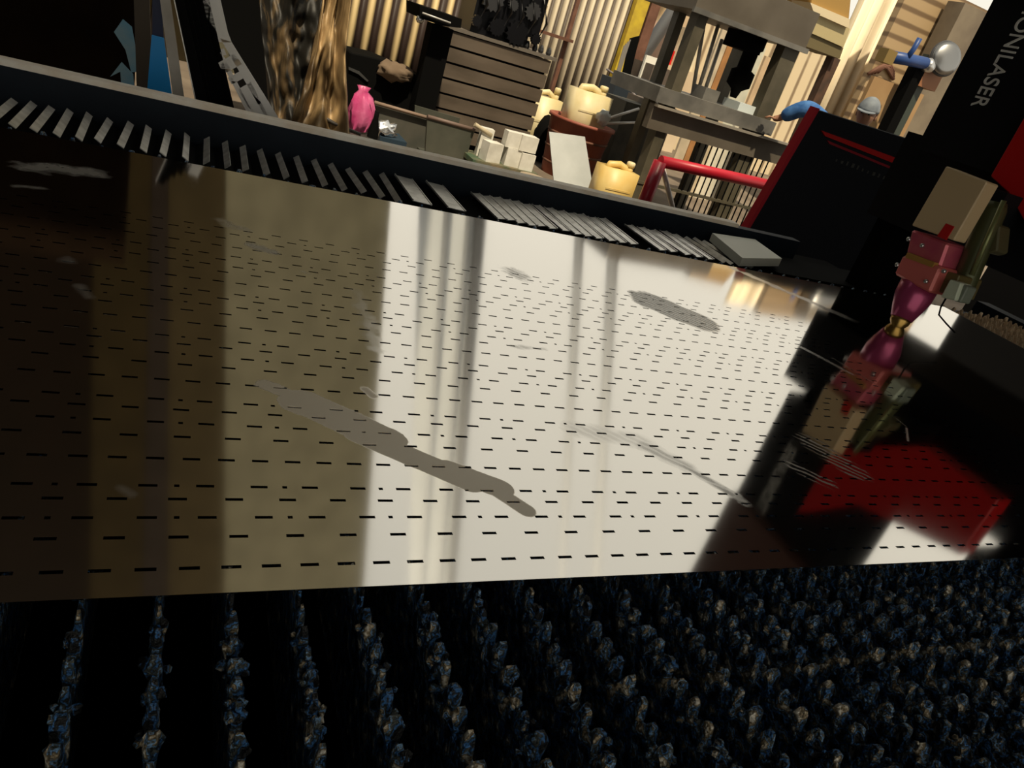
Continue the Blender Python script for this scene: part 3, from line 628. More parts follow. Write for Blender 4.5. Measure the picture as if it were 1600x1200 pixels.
a = ay(841, 22, 7.8); tag(box('block', (a.x - 0.10, 7.8, a.z - 0.127), (a.x + 0.08, 7.95, a.z + 0.10), mat('tan_block', (0.42, 0.33, 0.2), 0.8)), 'tan wooden block on the shelf behind the engine', 'block')
shf = thing('shelf_frame', (a.x, 7.8, 0), 'thin rusty shelf frame behind the right end of the engine', 'shelf')
box('shelf_board', (a.x - 0.3, 7.75, a.z - 0.16), (a.x + 0.45, 8.05, a.z - 0.13), rust, shf)
for x in (a.x - 0.28, a.x + 0.42): box('upright', (x - 0.02, 7.85, 0), (x + 0.02, 7.9, a.z + 0.5), rust, shf)

# ================================================================== YARD: MIDDLE FLOOR
creamp = mat('cream_plastic', (0.66, 0.54, 0.28), 0.45, 0, (0.74, 0.64, 0.40), 5); yellowp = mat('yellow_plastic', (0.62, 0.40, 0.10), 0.45, 0, (0.70, 0.52, 0.20), 4)
def jerrycan(c, w, hgt, m, label, capm):
    t = thing('jerrycan', c, label, 'jerrycan'); c = Vector(c)
    d = w * 0.72; bm = bmesh.new(); add_box(bm, (c.x - w/2, c.y - d/2, c.z), (c.x + w/2, c.y + d/2, c.z + hgt * 0.84))
    top = [v for v in bm.verts if v.co.z > c.z + 0.01]
    bevel(bm, w * 0.13, 3); o = mesh_obj('body', bm, m, t, True)
    bm = bmesh.new(); add_tube(bm, [(c.x - w*0.36, c.y, c.z + hgt*0.78), (c.x - w*0.30, c.y, c.z + hgt*0.88), (c.x, c.y, c.z + hgt*0.91), (c.x + w*0.20, c.y, c.z + hgt*0.87), (c.x + w*0.24, c.y, c.z + hgt*0.78)], w*0.095, 8); mesh_obj('handle', bm, m, t, True)
    lathe('neck', [(w*0.10, 0), (w*0.10, hgt*0.13)], (c.x + w*0.34, c.y, c.z + hgt*0.79), m, t, 12); lathe('cap', [(w*0.12, 0), (w*0.12, hgt*0.07), (w*0.09, hgt*0.085)], (c.x + w*0.34, c.y, c.z + hgt*0.91), capm, t, 12)
    for s in (0.25, 0.5): box('rib', (c.x - w*0.40, c.y - d/2 - 0.004, c.z + hgt*s), (c.x + w*0.40, c.y - d/2 + 0.006, c.z + hgt*(s + 0.03)), m, t)
    return t
yb = ay(957, 290, 5.5)
jerrycan((yb.x, 5.5, 0), 0.31, ay(960, 246, 5.5).z, yellowp, 'yellow jerrycan on the ground right of the leaning grey sheet', creamp)
# brick red tub with the cream jerrycan in it
terr = mat('brick_red', (0.22, 0.055, 0.035), 0.6, 0, (0.34, 0.10, 0.06), 4)
Yt = 6.9; tl_, tr_ = ay(862, 190, Yt), ay(948, 215, Yt); tx = (tl_.x + tr_.x) / 2; tw = (tr_.x - tl_.x) / 2; tz = ay(905, 192, Yt).z
tub = thing('tub', (tx, Yt, 0), 'brick red tub standing behind the leaning grey sheet', 'tub')
lathe('wall', [(tw * 0.80, 0), (tw, tz), (tw * 1.06, tz), (tw * 1.06, tz + 0.03), (tw * 0.93, tz + 0.03), (tw * 0.93, tz * 0.7)], (tx, Yt, 0), terr, tub, 28)
for k in range(3): lathe('hoop', [(tw * (0.86 + k * 0.05), 0), (tw * (0.88 + k * 0.05), 0.012), (tw * (0.86 + k * 0.05), 0.024)], (tx, Yt, tz * (0.2 + 0.27 * k)), rust, tub, 28)
jc = ay(909, 192, Yt - 0.02)
jerrycan((jc.x, Yt - 0.02, tz * 0.72), 0.37, ay(905, 122, Yt).z - tz * 0.72, creamp, 'cream white jerrycan standing in the brick red tub', creamp)
jerrycan((ay(851, 186, 7.5).x, 7.6, 0), 0.30, ay(852, 132, 7.5).z, creamp, 'cream jerrycan half hidden between the cabinet and the tub', creamp)
lump('black_sack', (ay(862, 200, 7.3).x, 7.38, 0.24), 0.25, matt_black, None, 0.25, (0.55, 0.45, 0.95)); tag(bpy.data.objects['black_sack'], 'black sack slumped between cabinet and brick red tub', 'sack')
# leaning pale grey sheet
gl_ = mat('pale_zinc', (0.40, 0.42, 0.42), 0.5, 0.2, (0.50, 0.52, 0.52), 3)
pt = [ay(858, 206, 6.25), ay(914, 214, 6.25), az(918, 306, 0.0), az(866, 300, 0.0)]
tag(prism('zinc_sheet', [pt[0], pt[1], (pt[2].x, 6.0, 0), (pt[3].x, 6.0, 0)], (0, 0.012, 0.0), gl_), 'pale grey zinc sheet leaning against the brick red tub', 'metal sheet')
# rods and rag by the tub
rag = lump('rag', ay(943, 184, 6.7), 0.07, mat('pale_rag', (0.55, 0.58, 0.56), 0.8), None, 0.5, (1, 0.7, 1.1)); tag(rag, 'small pale blue rag on the steel rods right of the jerrycan', 'rag')
for q, l in ((((950, 185), (998, 170)), 'upper thin steel rod reaching right from the pale rag'), (((946, 193), (1003, 191)), 'lower thin steel rod reaching right from the pale rag')):
    tag(tube('steel_rod', [ay(*q[0], 6.7), ay(*q[1], 6.8)], 0.014, edge, None, 8), l, 'rod')
pbox('scrap_box', (955, 230), (1000, 240), (985, 160), 6.85, 0.5, mat('drab_green_box', (0.03, 0.03, 0.022), 0.7, 0, (0.06, 0.055, 0.04), 6), 'drab dark scrap box under the steel rods', 'box')
tag(tube('cable', [ay(948, 108, 7.9), ay(960, 116, 7.8), ay(980, 135, 7.6), ay(993, 150, 7.4), ay(1005, 155, 7.2)], 0.012, mat('grey_cable', (0.2, 0.17, 0.17), 0.5), None, 6), 'grey cable running down towards the press frame', 'cable')
heap = thing('wire_heap', ay(1010, 150, 7.2), 'tangle of dark wire and fittings by the press frame', 'wire')
for k in range(8):
    p = ay(1000 + 3 * k, 146 + 3 * (k % 4), 7.15); tube('wire', [p, p + Vector((0.08, 0.02, 0.08)), p + Vector((0.14, -0.05, 0.0)), p + Vector((0.05, -0.03, -0.06))], 0.010, matt_black if k % 2 else eng2, heap, 5)
tag(box('plinth', (ay(1000, 160, 7.2).x, 7.0, 0), (ay(1042, 165, 7.2).x, 7.5, ay(1010, 155, 7.2).z), cabm), 'brown plinth carrying the tangle of dark wire', 'plinth')

# low green bench with white blocks
whiteb = mat('white_block', (0.58, 0.56, 0.50), 0.7, 0, (0.72, 0.70, 0.64), 10); grn = mat('green_wood', (0.05, 0.09, 0.05), 0.7, 0, (0.20, 0.15, 0.09), 6)
Yb = 6.0; bl_, br_ = ay(737, 245, Yb), ay(838, 268, Yb); bz = (bl_.z + br_.z) / 2
ben = thing('bench', ((bl_.x + br_.x) / 2, Yb, 0), 'low narrow green wooden bench carrying the white blocks', 'bench')
box('top', (bl_.x, Yb - 0.05, bz - 0.05), (br_.x, Yb + 0.35, bz - 0.01), grn, ben, 0.005)
for x in (bl_.x + 0.05, br_.x - 0.12):
    for y in (Yb, Yb + 0.25): box('leg', (x, y, 0), (x + 0.06, y + 0.06, bz - 0.05), mat('bench_leg', (0.22, 0.17, 0.11), 0.7), ben)
def wblock(p, Y, w, hgt, z, label, rz=0):
    c = ay(*p, Y); R = Matrix.Rotation(rz, 3, 'Z'); tag(box('white_block', (c.x - w/2, Y, z), (c.x + w/2, Y + w * 0.8, z + hgt), whiteb, None, 0.006, R), label, 'block')
z0 = bz - 0.01
wblock((768, 250), Yb, 0.15, 0.16, z0, 'lower left white block on the green bench, beside the upright one', 0.25)
wblock((755, 240), Yb + 0.15, 0.11, 0.24, z0, 'tall upright white block at the left back of the bench', -0.1)
wblock((800, 255), Yb + 0.01, 0.14, 0.15, z0, 'white block in the middle of the bench, under two others')
wblock((823, 258), Yb - 0.02, 0.13, 0.14, z0, 'white block at the right front of the bench')
wblock((797, 240), Yb + 0.02, 0.13, 0.13, z0 + 0.152, 'upper middle white block resting on another block')
wblock((823, 240), Yb, 0.16, 0.13, z0 + 0.152, 'top right white block of the stacked pile')
tag(lathe('spool', [(0.10, 0), (0.10, 0.02), (0.05, 0.03), (0.05, 0.12), (0.11, 0.13), (0.11, 0.15)], (ay(832, 290, 5.7).x, 5.75, 0.0), mat('spool_tan', (0.30, 0.24, 0.17), 0.7), None, 18), 'small tan spool on the ground by the bench end', 'spool')
# grey green tray heap
trm = mat('grey_green_metal', (0.052, 0.055, 0.042), 0.6, 0.1, (0.085, 0.085, 0.065), 4)
tr = thing('metal_trough', ay(705, 225, 6.3).xy.to_3d(), 'grey green metal trough in front of the boarded cabinet', 'trough')
q = [ay(*p, 6.2) for p in ((668, 182), (742, 203), (738, 240), (690, 232))]
prism('front', [q[0], q[1], (q[1].x - 0.02, 6.2, 0), (q[0].x + 0.06, 6.2, 0)], (0, 0.03, 0), trm, tr)
prism('back', [q[0], q[1], (q[1].x - 0.02, 6.2, 0), (q[0].x + 0.06, 6.2, 0)], (0, 0.03, 0), trm, tr).location = (0, 0.45, 0)
box('floor_plate', (q[0].x + 0.06, 6.2, 0.0), (q[1].x - 0.02, 6.66, 0.03), trm, tr)
tube('rim', [q[0], q[1]], 0.018, mat('rust_rim', (0.15, 0.10, 0.08), 0.6), tr, 6)
tag(tube('wood_stick', [ay(742, 194, 6.15), ay(768, 212, 6.15)], 0.02, mat('pale_stick', (0.45, 0.38, 0.26), 0.7), None, 6), 'pale stick leaning over the right end of the trough', 'stick')
# low sheet of grey metal along the rim, behind the pink bag
lowp = mat('low_plate', (0.052, 0.055, 0.045), 0.6, 0.1, (0.085, 0.08, 0.065), 4)
lp = [ay(*p, 6.5) for p in ((585, 160), (682, 188))]
tag(prism('metal_plate', [lp[0], lp[1], (lp[1].x, 6.5, 0), (lp[0].x, 6.5, 0)], (0, 0.02, 0), lowp), 'low dull grey plate standing on edge behind the pink bag', 'metal plate')
tag(tube('angle_bar', [ay(585, 160, 6.47), ay(682, 188, 6.47)], 0.016, mat('tan_bar', (0.22, 0.15, 0.11), 0.6), None, 4), 'tan bar along the top of the low grey plate', 'bar')
# pink bag
pkm = mat('pink_bag', (0.55, 0.055, 0.20), 0.35, 0, (0.70, 0.16, 0.34), 9, 4, 0.5)
cb = ay(565, 172, 5.5)
def bag():
    bm = bmesh.new(); n = 26; rings = []; top = ay(566, 134, 5.5).z; bot = ay(562, 207, 5.5).z; W_ = 0.085
    prof_ = [(0.25, 0), (0.75, 0.05), (1.0, 0.25), (1.08, 0.45), (0.92, 0.65), (0.72, 0.80), (0.35, 0.90), (0.50, 1.0)]
    for r, t in prof_:
        rings.append([bm.verts.new((cb.x + 0.012 * math.sin(5 * t) + W_ * r * (1 + 0.16 * math.sin(a * 5 + t * 3) + 0.12 * math.sin(a * 11 + t * 9)) * math.cos(a), 5.5 + W_ * 0.7 * r * (1 + 0.18 * math.sin(a * 7)) * math.sin(a), bot + (top - bot) * t)) for a in [2 * PI * k / n for k in range(n)]])
    for a, b in zip(rings, rings[1:]):
        for k in range(n): bm.faces.new((a[k], a[(k+1) % n], b[(k+1) % n], b[k]))
    bm.faces.new(list(reversed(rings[0]))); bm.faces.new(rings[-1])
    return mesh_obj('plastic_bag', bm, pkm, None, True), bot
bg_, bot = bag(); tag(bg_, 'bright pink plastic bag knotted at the top, standing on a dark basin', 'bag')
lathe('dark_basin', [(0.13, 0), (0.20, bot - 0.03), (0.22, bot - 0.02), (0.22, bot), (0.10, bot)], (cb.x - 0.09, 5.5, 0), mat('dark_basin', (0.02, 0.02, 0.018), 0.45, 0, (0.05, 0.045, 0.04), 5), None, 26); tag(bpy.data.objects['dark_basin'], 'dark round basin under the pink bag', 'basin')
tag(lathe('bottle', [(0.035, 0), (0.04, 0.02), (0.04, 0.22), (0.018, 0.29), (0.018, 0.33)], (ay(583, 200, 5.45).x, 5.42, 0.0), matt_black, None, 14), 'black bottle standing right of the pink bag', 'bottle')
bpy.data.objects['bottle'].scale = (1, 1, ay(583, 172, 5.42).z / 0.33)
foil = lump('foil_ball', ay(601, 202, 5.9), 0.07, mat('foil', (0.75, 0.76, 0.78), 0.25, 0.9), None, 0.6, (1.3, 1, 0.9), 3, 5); tag(foil, 'crumpled silver foil right of the pink bag', 'foil')
tag(box('blue_crate', (ay(590, 212, 5.9).x, 5.8, 0), (ay(632, 216, 5.9).x, 6.1, ay(601, 211, 5.9).z), mat('dark_blue', (0.012, 0.03, 0.05), 0.6)), 'dark blue crate holding up the silver foil', 'crate')
for k in range(3):
    tag(tube('hose', [ay(500 + 6*k, 170 + 4*k, 5.2), ay(505 + 6*k, 182 + 4*k, 5.15), ay(520 + 8*k, 192 + 4*k, 5.1), ay(548 + 8*k, 204 + 3*k, 5.05)], 0.012, mat('grey_hose', (0.09, 0.08, 0.07), 0.5), None, 6), ('grey hose', 'middle grey hose', 'lowest grey hose')[k] + ' curving below the tarpaulin hem towards the pink bag', 'hose')
for k, (p, q) in enumerate((((425, 178), (500, 206)), ((440, 190), (520, 212)), ((590, 222), (690, 250)))):
    tag(tube('wood_strip', [az(*p, 0.013), az(*q, 0.013)], 0.022, mat('strip_wood', (0.17, 0.10, 0.065), 0.7), None, 4), ('thin brown strip lying behind the rim below the tarpaulin', 'second thin brown strip nearest the rim below the tarpaulin', 'thin brown strip lying behind the rim below the trough')[k], 'wood strip')

# ================================================================== PRESS FRAME
hoodm = mat('hood_steel', (0.095, 0.078, 0.058), 0.55, 0.1, (0.13, 0.11, 0.085), 3); postm = mat('olive_steel', (0.06, 0.052, 0.032), 0.6, 0.1, (0.10, 0.085, 0.055), 5); shelfm = mat('grey_steel', (0.12, 0.115, 0.105), 0.5, 0.2, (0.20, 0.19, 0.17), 5)
YM = 5.7
pr = thing('press_frame', ay(1150, 260, YM).xy.to_3d(), 'tall grey steel press frame with a hood, posts and a work table', 'press')
def mx(p, Y=YM): return ay(*p, Y)
hl, hr = mx((1083, 14)), mx((1262, 62)); ht = hl.z + 0.30
box('hood', (hl.x, YM - 0.02, min(hl.z, hr.z)), (hr.x, YM + 0.85, ht), hoodm, pr)
box('hood_lip', (hl.x - 0.02, YM - 0.05, min(hl.z, hr.z) - 0.02), (hr.x + 0.02, YM - 0.02, min(hl.z, hr.z) + 0.02), shelfm, pr)
zt2 = mx((1120, 145)).z
def post(p, q, w, m=postm, z0=0.0, Y=YM, name='post', d=0.12):
    a, b = mx(p, Y), mx(q, Y); x = (a.x + b.x) / 2; return box(name, (x - w/2, Y, z0), (x + w/2, Y + d, max(a.z, b.z)), m, pr)
hz = min(hl.z, hr.z)
box('post', (hl.x + 0.07, YM, 0), (hl.x + 0.17, YM + 0.12, hz + 0.05), postm, pr); box('post', (hr.x - 0.20, YM, 0), (hr.x - 0.03, YM + 0.12, hz + 0.05), postm, pr)
box('post', (hl.x + 0.32, YM + 0.70, 0), (hl.x + 0.40, YM + 0.80, hz + 0.05), postm, pr); box('post', (hr.x - 0.14, YM + 0.70, 0), (hr.x - 0.05, YM + 0.80, hz + 0.05), postm, pr)
tb0, tb1 = mx((1056, 150)), mx((1192, 190)); zt3 = (tb0.z + tb1.z) / 2 + 0.03
box('table', (hl.x - 0.08, YM - 0.06, zt3 - 0.12), (hr.x, YM + 0.80, zt3), shelfm, pr, 0.006)
box('apron', (hl.x - 0.06, YM - 0.03, zt3 - 0.34), (hr.x + 0.30, YM + 0.05, zt3 - 0.14), hoodm, pr)
box('edge_rail', (hl.x - 0.06, YM - 0.09, zt3 - 0.155), (hr.x + 0.34, YM - 0.03, zt3 - 0.135), mat('rail_bright', (0.4, 0.36, 0.3), 0.4, 0.4), pr)
box('lower_rail', (hl.x - 0.06, YM - 0.01, 0.30), (hr.x + 0.2, YM + 0.03, 0.325), postm, pr)
gx0, gx1 = mx((1068, 290)).x, mx((1180, 300)).x
for k in range(13): tube('bar', [(gx0 + (gx1 - gx0) * k / 12, YM, 0.02), (gx0 + (gx1 - gx0) * k / 12, YM, zt3 - 0.30)], 0.007, matt_black, pr, 6)
# black chuck hanging from the hood, small bits on the table
ck = thing('chuck', mx((1180, 70), YM + 0.3), 'black drilling chuck hanging under the hood of the press frame', 'chuck')
cp = mx((1182, 60), YM + 0.3); cxx = cp.x; hz2 = hz + 0.02
lathe('spindle', [(0.10, 0), (0.10, -0.12), (0.07, -0.14), (0.07, -0.30), (0.11, -0.32), (0.11, -0.44), (0.05, -0.48), (0.03, -0.55)], (cxx, YM + 0.3, hz2), matt_black, ck, 18)
box('motor', (cxx - 0.22, YM + 0.22, hz2 - 0.16), (cxx + 0.04, YM + 0.45, hz2), matt_black, ck, 0.02)
tag(box('vise', (mx((1110, 150)).x, YM + 0.1, zt3), (mx((1135, 150)).x, YM + 0.3, zt3 + 0.10), shelfm), 'small grey vise on the press table', 'vise')
a = mx((1170, 158), YM + 0.15); tag(box('white_box', (a.x - 0.16, YM + 0.05, zt3), (a.x + 0.10, YM + 0.30, zt3 + 0.07), mat('pale_box', (0.62, 0.68, 0.68), 0.5)), 'low pale box on the press table near the right post', 'box')
for k, (p, q) in enumerate((((1085, 140), (1103, 20)), ((1092, 140), (1122, 40)), ((1112, 115), (1128, 62)))):
    A = mx(p, YM + 0.45); B = mx(q, YM + 0.6)
    tag(tube('pale_bar', [(A.x, A.y, zt3), (B.x, B.y, B.z)], 0.018, mat('pale_bar', (0.5, 0.46, 0.4), 0.4, 0.3), None, 8), ('leftmost pale bar leaning inside the press frame', 'long middle pale bar leaning inside the press frame', 'short right pale bar leaning inside the press frame')[k], 'bar')
# goods behind the frame
for k, (p0, p1, t, col, l) in enumerate((((1105, 110), (1120, 112), (1112, 34), (0.60, 0.50, 0.36), 'pale upright board seen left through the press frame'), ((1122, 110), (1136, 115), (1132, 40), (0.42, 0.20, 0.07), 'orange brown board seen through the press frame'),
        ((1140, 150), (1165, 155), (1160, 62), (0.62, 0.62, 0.52), 'pale greenish panel seen through the middle of the press frame'), ((1172, 150), (1200, 160), (1190, 85), (0.68, 0.50, 0.32), 'tan panel seen right through the press frame'))):
    pbox('panel', p0, p1, t, 9.4 + 0.1 * k, 0.05, mat('panel_%d' % k, col, 0.8, 0, tuple(c * 0.75 for c in col), 4), l, 'panel')
for k, (xa, xb, c) in enumerate(((1068, 1090, (0.62, 0.50, 0.34)), (1091, 1112, (0.80, 0.74, 0.60)), (1113, 1136, (0.74, 0.70, 0.58)), (1137, 1158, (0.66, 0.46, 0.28)))):
    A, B_ = ay(xa, 285, 7.4 + 0.05 * k), ay(xb, 290, 7.4 + 0.05 * k)
    tag(box('slab', (A.x, 7.4 + 0.05 * k, 0), (B_.x, 7.45 + 0.05 * k, 0.92 - 0.05 * (k % 2)), mat('slab_%d' % k, c, 0.8, 0, tuple(v * 0.8 for v in c), 5)), ('tan slab seen leftmost through the lower bars of the press', 'whitish slab second from left through the lower bars of the press', 'pale slab third from left through the lower bars of the press', 'orange tan slab seen rightmost through the lower bars of the press')[k], 'slab')
redt = thing('red_guard', ay(1100, 300, 5.0).xy.to_3d(), 'red painted pipe guard frame standing beyond the rim in front of the press', 'guard frame')
ga, gb = ay(1032, 252, 5.0), ay(1204, 290, 5.0); gz = (ga.z + gb.z) / 2
tube('top_rail', [(ga.x, 5.0, ga.z), (gb.x, 5.0, gb.z)], 0.045, red_trim, redt, 12)
tube('post', [(ga.x, 5.0, ga.z), (ga.x - 0.02, 5.0, 0)], 0.055, red_dark, redt, 12); tube('post', [(gb.x, 5.0, gb.z), (gb.x - 0.02, 5.0, 0)], 0.030, red_dark, redt, 12)
bm = bmesh.new(); add_box(bm, (ga.x, 4.995, ga.z + 0.040), (gb.x, 5.012, ga.z + 0.052), Matrix.Rotation(math.atan2(-(gb.z - ga.z), gb.x - ga.x), 3, 'Y'), ((ga.x + gb.x)/2, 5.0, ga.z + 0.03))
mesh_obj('rail_highlight', bm, mat('highlight_pink', (0.5, 0.32, 0.32), 0.4), redt)  # pale strip painting the highlight along the top rail
tag(tube('pipe', [ay(1034, 258, 5.1), (ay(1062, 296, 5.2).x + 0.25, 5.3, 0.02)], 0.022, edge, None, 10), 'grey pipe leaning on the left end of the red guard frame', 'pipe')

# ================================================================== YARD: FAR RIGHT
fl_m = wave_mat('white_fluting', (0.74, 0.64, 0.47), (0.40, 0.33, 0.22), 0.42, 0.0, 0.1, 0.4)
Yf = 8.2
q = [ay(*p, Yf) for p in ((1318, -40), (1412, -40), (1345, 150), (1290, 160))]
fx0, fx1 = ay(1300, 95, Yf).x, ay(1368, 95, Yf).x
tag(corrugated('fluted_panel', fx0, fx1, 3.1, Yf, (fx1 - fx0) / 4.5, 0.04, fl_m), 'white fluted wall panel right of the press frame', 'corrugated panel')
ochre = mat('ochre_board', (0.34, 0.20, 0.05), 0.7); tanb = mat('tan_box', (0.46, 0.38, 0.20), 0.7); dk = mat('dark_tan', (0.14, 0.11, 0.05), 0.8)
ob = thing('overhead_box', ay(1290, 60, 6.9), 'tan box with a pale lower edge fixed beside the press hood', 'box')
a0, a1 = ay(1268, 10, 6.9), ay(1330, 35, 6.9); b0, b1 = ay(1258, 48, 6.9), ay(1322, 78, 6.9)
ppoly('upper_face', [(1268, -30), (1330, -10), (1326, 32), (1268, 6)], 6.9, 0.4, ochre, ob); ppoly('pale_edge', [(1266, 4), (1328, 30), (1326, 44), (1272, 20)], 6.86, 0.3, mat('pale_edge', (0.66, 0.55, 0.36), 0.6), ob)
ppoly('front', [(1272, 20), (1328, 45), (1318, 74), (1264, 50)], 6.9, 0.4, tanb, ob); ppoly('lower_face', [(1264, 50), (1318, 75), (1312, 92), (1258, 72)], 6.92, 0.4, dk, ob)
box('support', (b0.x + 0.1, 7.2, 0), (b0.x + 0.2, 7.3, b0.z), dk, ob)
pbox('dark_post', (1283, 130), (1296, 132), (1295, 86), 7.0, 0.1, mat('rusty_post', (0.10, 0.05, 0.03), 0.8, 0, (0.05, 0.03, 0.02), 9), 'rusty dark post standing below the overhead box', 'post')
twood = wave_mat('tan_boards', (0.40, 0.28, 0.15), (0.16, 0.10, 0.05), 0.16, 0.0, 0.1, 0.4)
for n in twood.node_tree.nodes:
    if n.type == 'SEPXYZ':
        for l in list(twood.node_tree.links):
            if l.from_node == n: to = l.to_socket; twood.node_tree.links.remove(l); twood.node_tree.links.new(n.outputs[2], to)
tag(box('board_wall', (ay(1385, 60, 7.6).x, 7.6, 0), (ay(1385, 60, 7.6).x + 3.2, 7.7, 3.0), twood), 'brown wall of horizontal boards behind the blue tool', 'wall')
pbox('cardboard_box', (1338, 180), (1418, 200), (1375, 122), 6.4, 0.05, mat('cardboard', (0.34, 0.20, 0.09), 0.85, 0, (0.42, 0.27, 0.13), 2), 'large plain brown cardboard sheet box behind the person in the cap', 'box')
pbox('brown_locker', (1455, 110), (1545, 60), (1500, 0), 7.3, 0.25, mat('grey_brown', (0.13, 0.10, 0.07), 0.7, 0, (0.20, 0.16, 0.11), 3), 'grey brown locker at the far right behind the round disc', 'locker')
# blue tool with a lever, on a dark stand
bt = thing('bench_tool', ay(1420, 180, 6.0).xy.to_3d(), 'blue bench tool with a raised lever in front of the brown boards', 'tool')
bm_ = mat('blue_paint', (0.012, 0.05, 0.20), 0.45); Yt2 = 6.0
tube('arm', [ay(1388, 88, Yt2), ay(1418, 93, Yt2), ay(1446, 99, Yt2)], 0.055, bm_, bt, 12); tube('lever', [ay(1418, 90, Yt2 - .03), ay(1428, 76, Yt2 - .03), ay(1437, 60, Yt2 - .03)], 0.026, bm_, bt, 10)
box('ochre_tip', (ay(1382, 84, Yt2).x - 0.03, Yt2 - 0.06, ay(1385, 88, Yt2).z - 0.06), (ay(1391, 86, Yt2).x + 0.02, Yt2 + 0.06, ay(1385, 82, Yt2).z + 0.03), mat('ochre_tip', (0.20, 0.13, 0.03), 0.6), bt)
c = ay(1446, 99, Yt2); lathe('collar', [(0.05, 0), (0.07, 0.03), (0.05, 0.10)], c, steel, bt, 14, (1, 0, -0.2))
box('stand', (c.x - 0.05, Yt2 + 0.02, 0), (c.x + 0.07, Yt2 + 0.14, c.z), matt_black, bt)
dc = thing('round_disc', ay(1475, 130, 6.1).xy.to_3d(), 'shiny round metal disc guard above an orange bracket at far right', 'disc')
p = ay(1476, 92, 6.1); lathe('disc', [(0.15, 0), (0.16, 0.03), (0.12, 0.05), (0.04, 0.06)], p, mat('dull_chrome', (0.30, 0.30, 0.30), 0.3, 0.9), dc, 28, (-0.3, -1, 0.25)); lathe('rim', [(0.165, -0.02), (0.175, 0.0), (0.165, 0.02)], p, eng2, dc, 28, (-0.3, -1, 0.25))
box('bracket', (p.x - 0.20, 6.15, p.z - 0.30), (p.x + 0.15, 6.3, p.z - 0.12), mat('orange_brown', (0.28, 0.11, 0.04), 0.6), dc); box('stem', (p.x - 0.09, 6.2, 0), (p.x + 0.03, 6.3, p.z), mat('dark_green_stem', (0.03, 0.04, 0.03), 0.6), dc)
jk = thing('straps', ay(1380, 108, 6.6), 'brown leather straps and tools hung on the board wall', 'straps')
for k in range(4): tube('strap', [ay(1356 + 5 * k, 116 - k, 7.57), ay(1372 + 4 * k, 106 - k, 7.56), ay(1390, 98 + 5 * k, 7.57), ay(1396, 112 + 4 * k, 7.57)], 0.022, rust, jk, 6)

# ================================================================== PERSON in a cap, leaning to the press table
skin = mat('skin', (0.30, 0.15, 0.09), 0.6); shirt = mat('blue_shirt', (0.02, 0.10, 0.32), 0.8, 0, (0.06, 0.18, 0.44), 14, 4, 0.4); trous = mat('dark_trousers', (0.03, 0.03, 0.04), 0.8)
capm = mat('grey_cap', (0.13, 0.15, 0.18), 0.8, 0, (0.22, 0.25, 0.28), 12)
YPn = 5.05
hc = ay(1355, 176, YPn); hd = ay(1207, 184, YM - 0.15)
base = Vector((hc.x + 0.12, YPn + 0.1, 0))
body_pts = {'pel': Vector((base.x, base.y, 0.90)), 'wst': Vector((base.x - 0.02, base.y, 1.05)), 'chs': Vector((hc.x + 0.08, YPn + 0.08, 1.16)), 'nek': Vector((hc.x + 0.03, YPn + 0.03, hc.z - 0.14)), 'hed': Vector((hc.x + 0.01, YPn, hc.z - 0.06)),
            'shL': Vector((hc.x - 0.08, YPn + 0.04, 1.13)), 'shR': Vector((hc.x + 0.20, YPn + 0.12, 1.15))}
elb = ay(1262, 166, YM - 0.36); wri = ay(1214, 186, YM - 0.17)
def skin_obj(name, verts, edges, rad, m, parent=None):
    me = bpy.data.meshes.new(name); me.from_pydata([tuple(v) for v in verts], edges, []); o = bpy.data.objects.new(name, me); C.objects.link(o)
    sm = o.modifiers.new('skin', 'SKIN'); sl = me.skin_vertices[0].data
    for i, r in enumerate(rad): sl[i].radius = (r, r); sl[i].use_root = (i == 0)
    o.modifiers.new('sub', 'SUBSURF').levels = 2; o.modifiers['sub'].render_levels = 2
    bpy.context.view_layer.update(); dg = bpy.context.evaluated_depsgraph_get(); me2 = bpy.data.meshes.new_from_object(o.evaluated_get(dg)); bpy.data.objects.remove(o)
    me2.materials.clear(); me2.materials.append(m)
    for p in me2.polygons: p.use_smooth = True
    o = bpy.data.objects.new(name, me2); C.objects.link(o)
    if parent: o.parent = parent
    return o
B = body_pts
foot = [(base.x - 0.12, base.y), (base.x + 0.12, base.y + 0.05)]
verts = [B['pel'], B['wst'], B['chs'], B['nek'], B['hed'], B['shL'], elb, wri, hd, B['shR'], Vector((B['shR'].x + 0.03, YPn + 0.1, 1.0)), Vector((B['shR'].x - 0.06, YPn - 0.05, 0.84))]
edges = [(0, 1), (1, 2), (2, 3), (3, 4), (2, 5), (5, 6), (6, 7), (7, 8), (2, 9), (9, 10), (10, 11)]
rad = [0.15, 0.14, 0.15, 0.055, 0.075, 0.07, 0.043, 0.030, 0.026, 0.07, 0.043, 0.028]
for fx, fy in foot:
    i = len(verts); verts += [Vector((fx, fy, 0.82)), Vector((fx, fy - 0.03, 0.47)), Vector((fx, fy, 0.09)), Vector((fx - 0.03, fy - 0.15, 0.045))]; edges += [(0, i), (i, i+1), (i+1, i+2), (i+2, i+3)]; rad += [0.095, 0.06, 0.042, 0.035]
per = skin_obj('person', verts, edges, rad, skin)
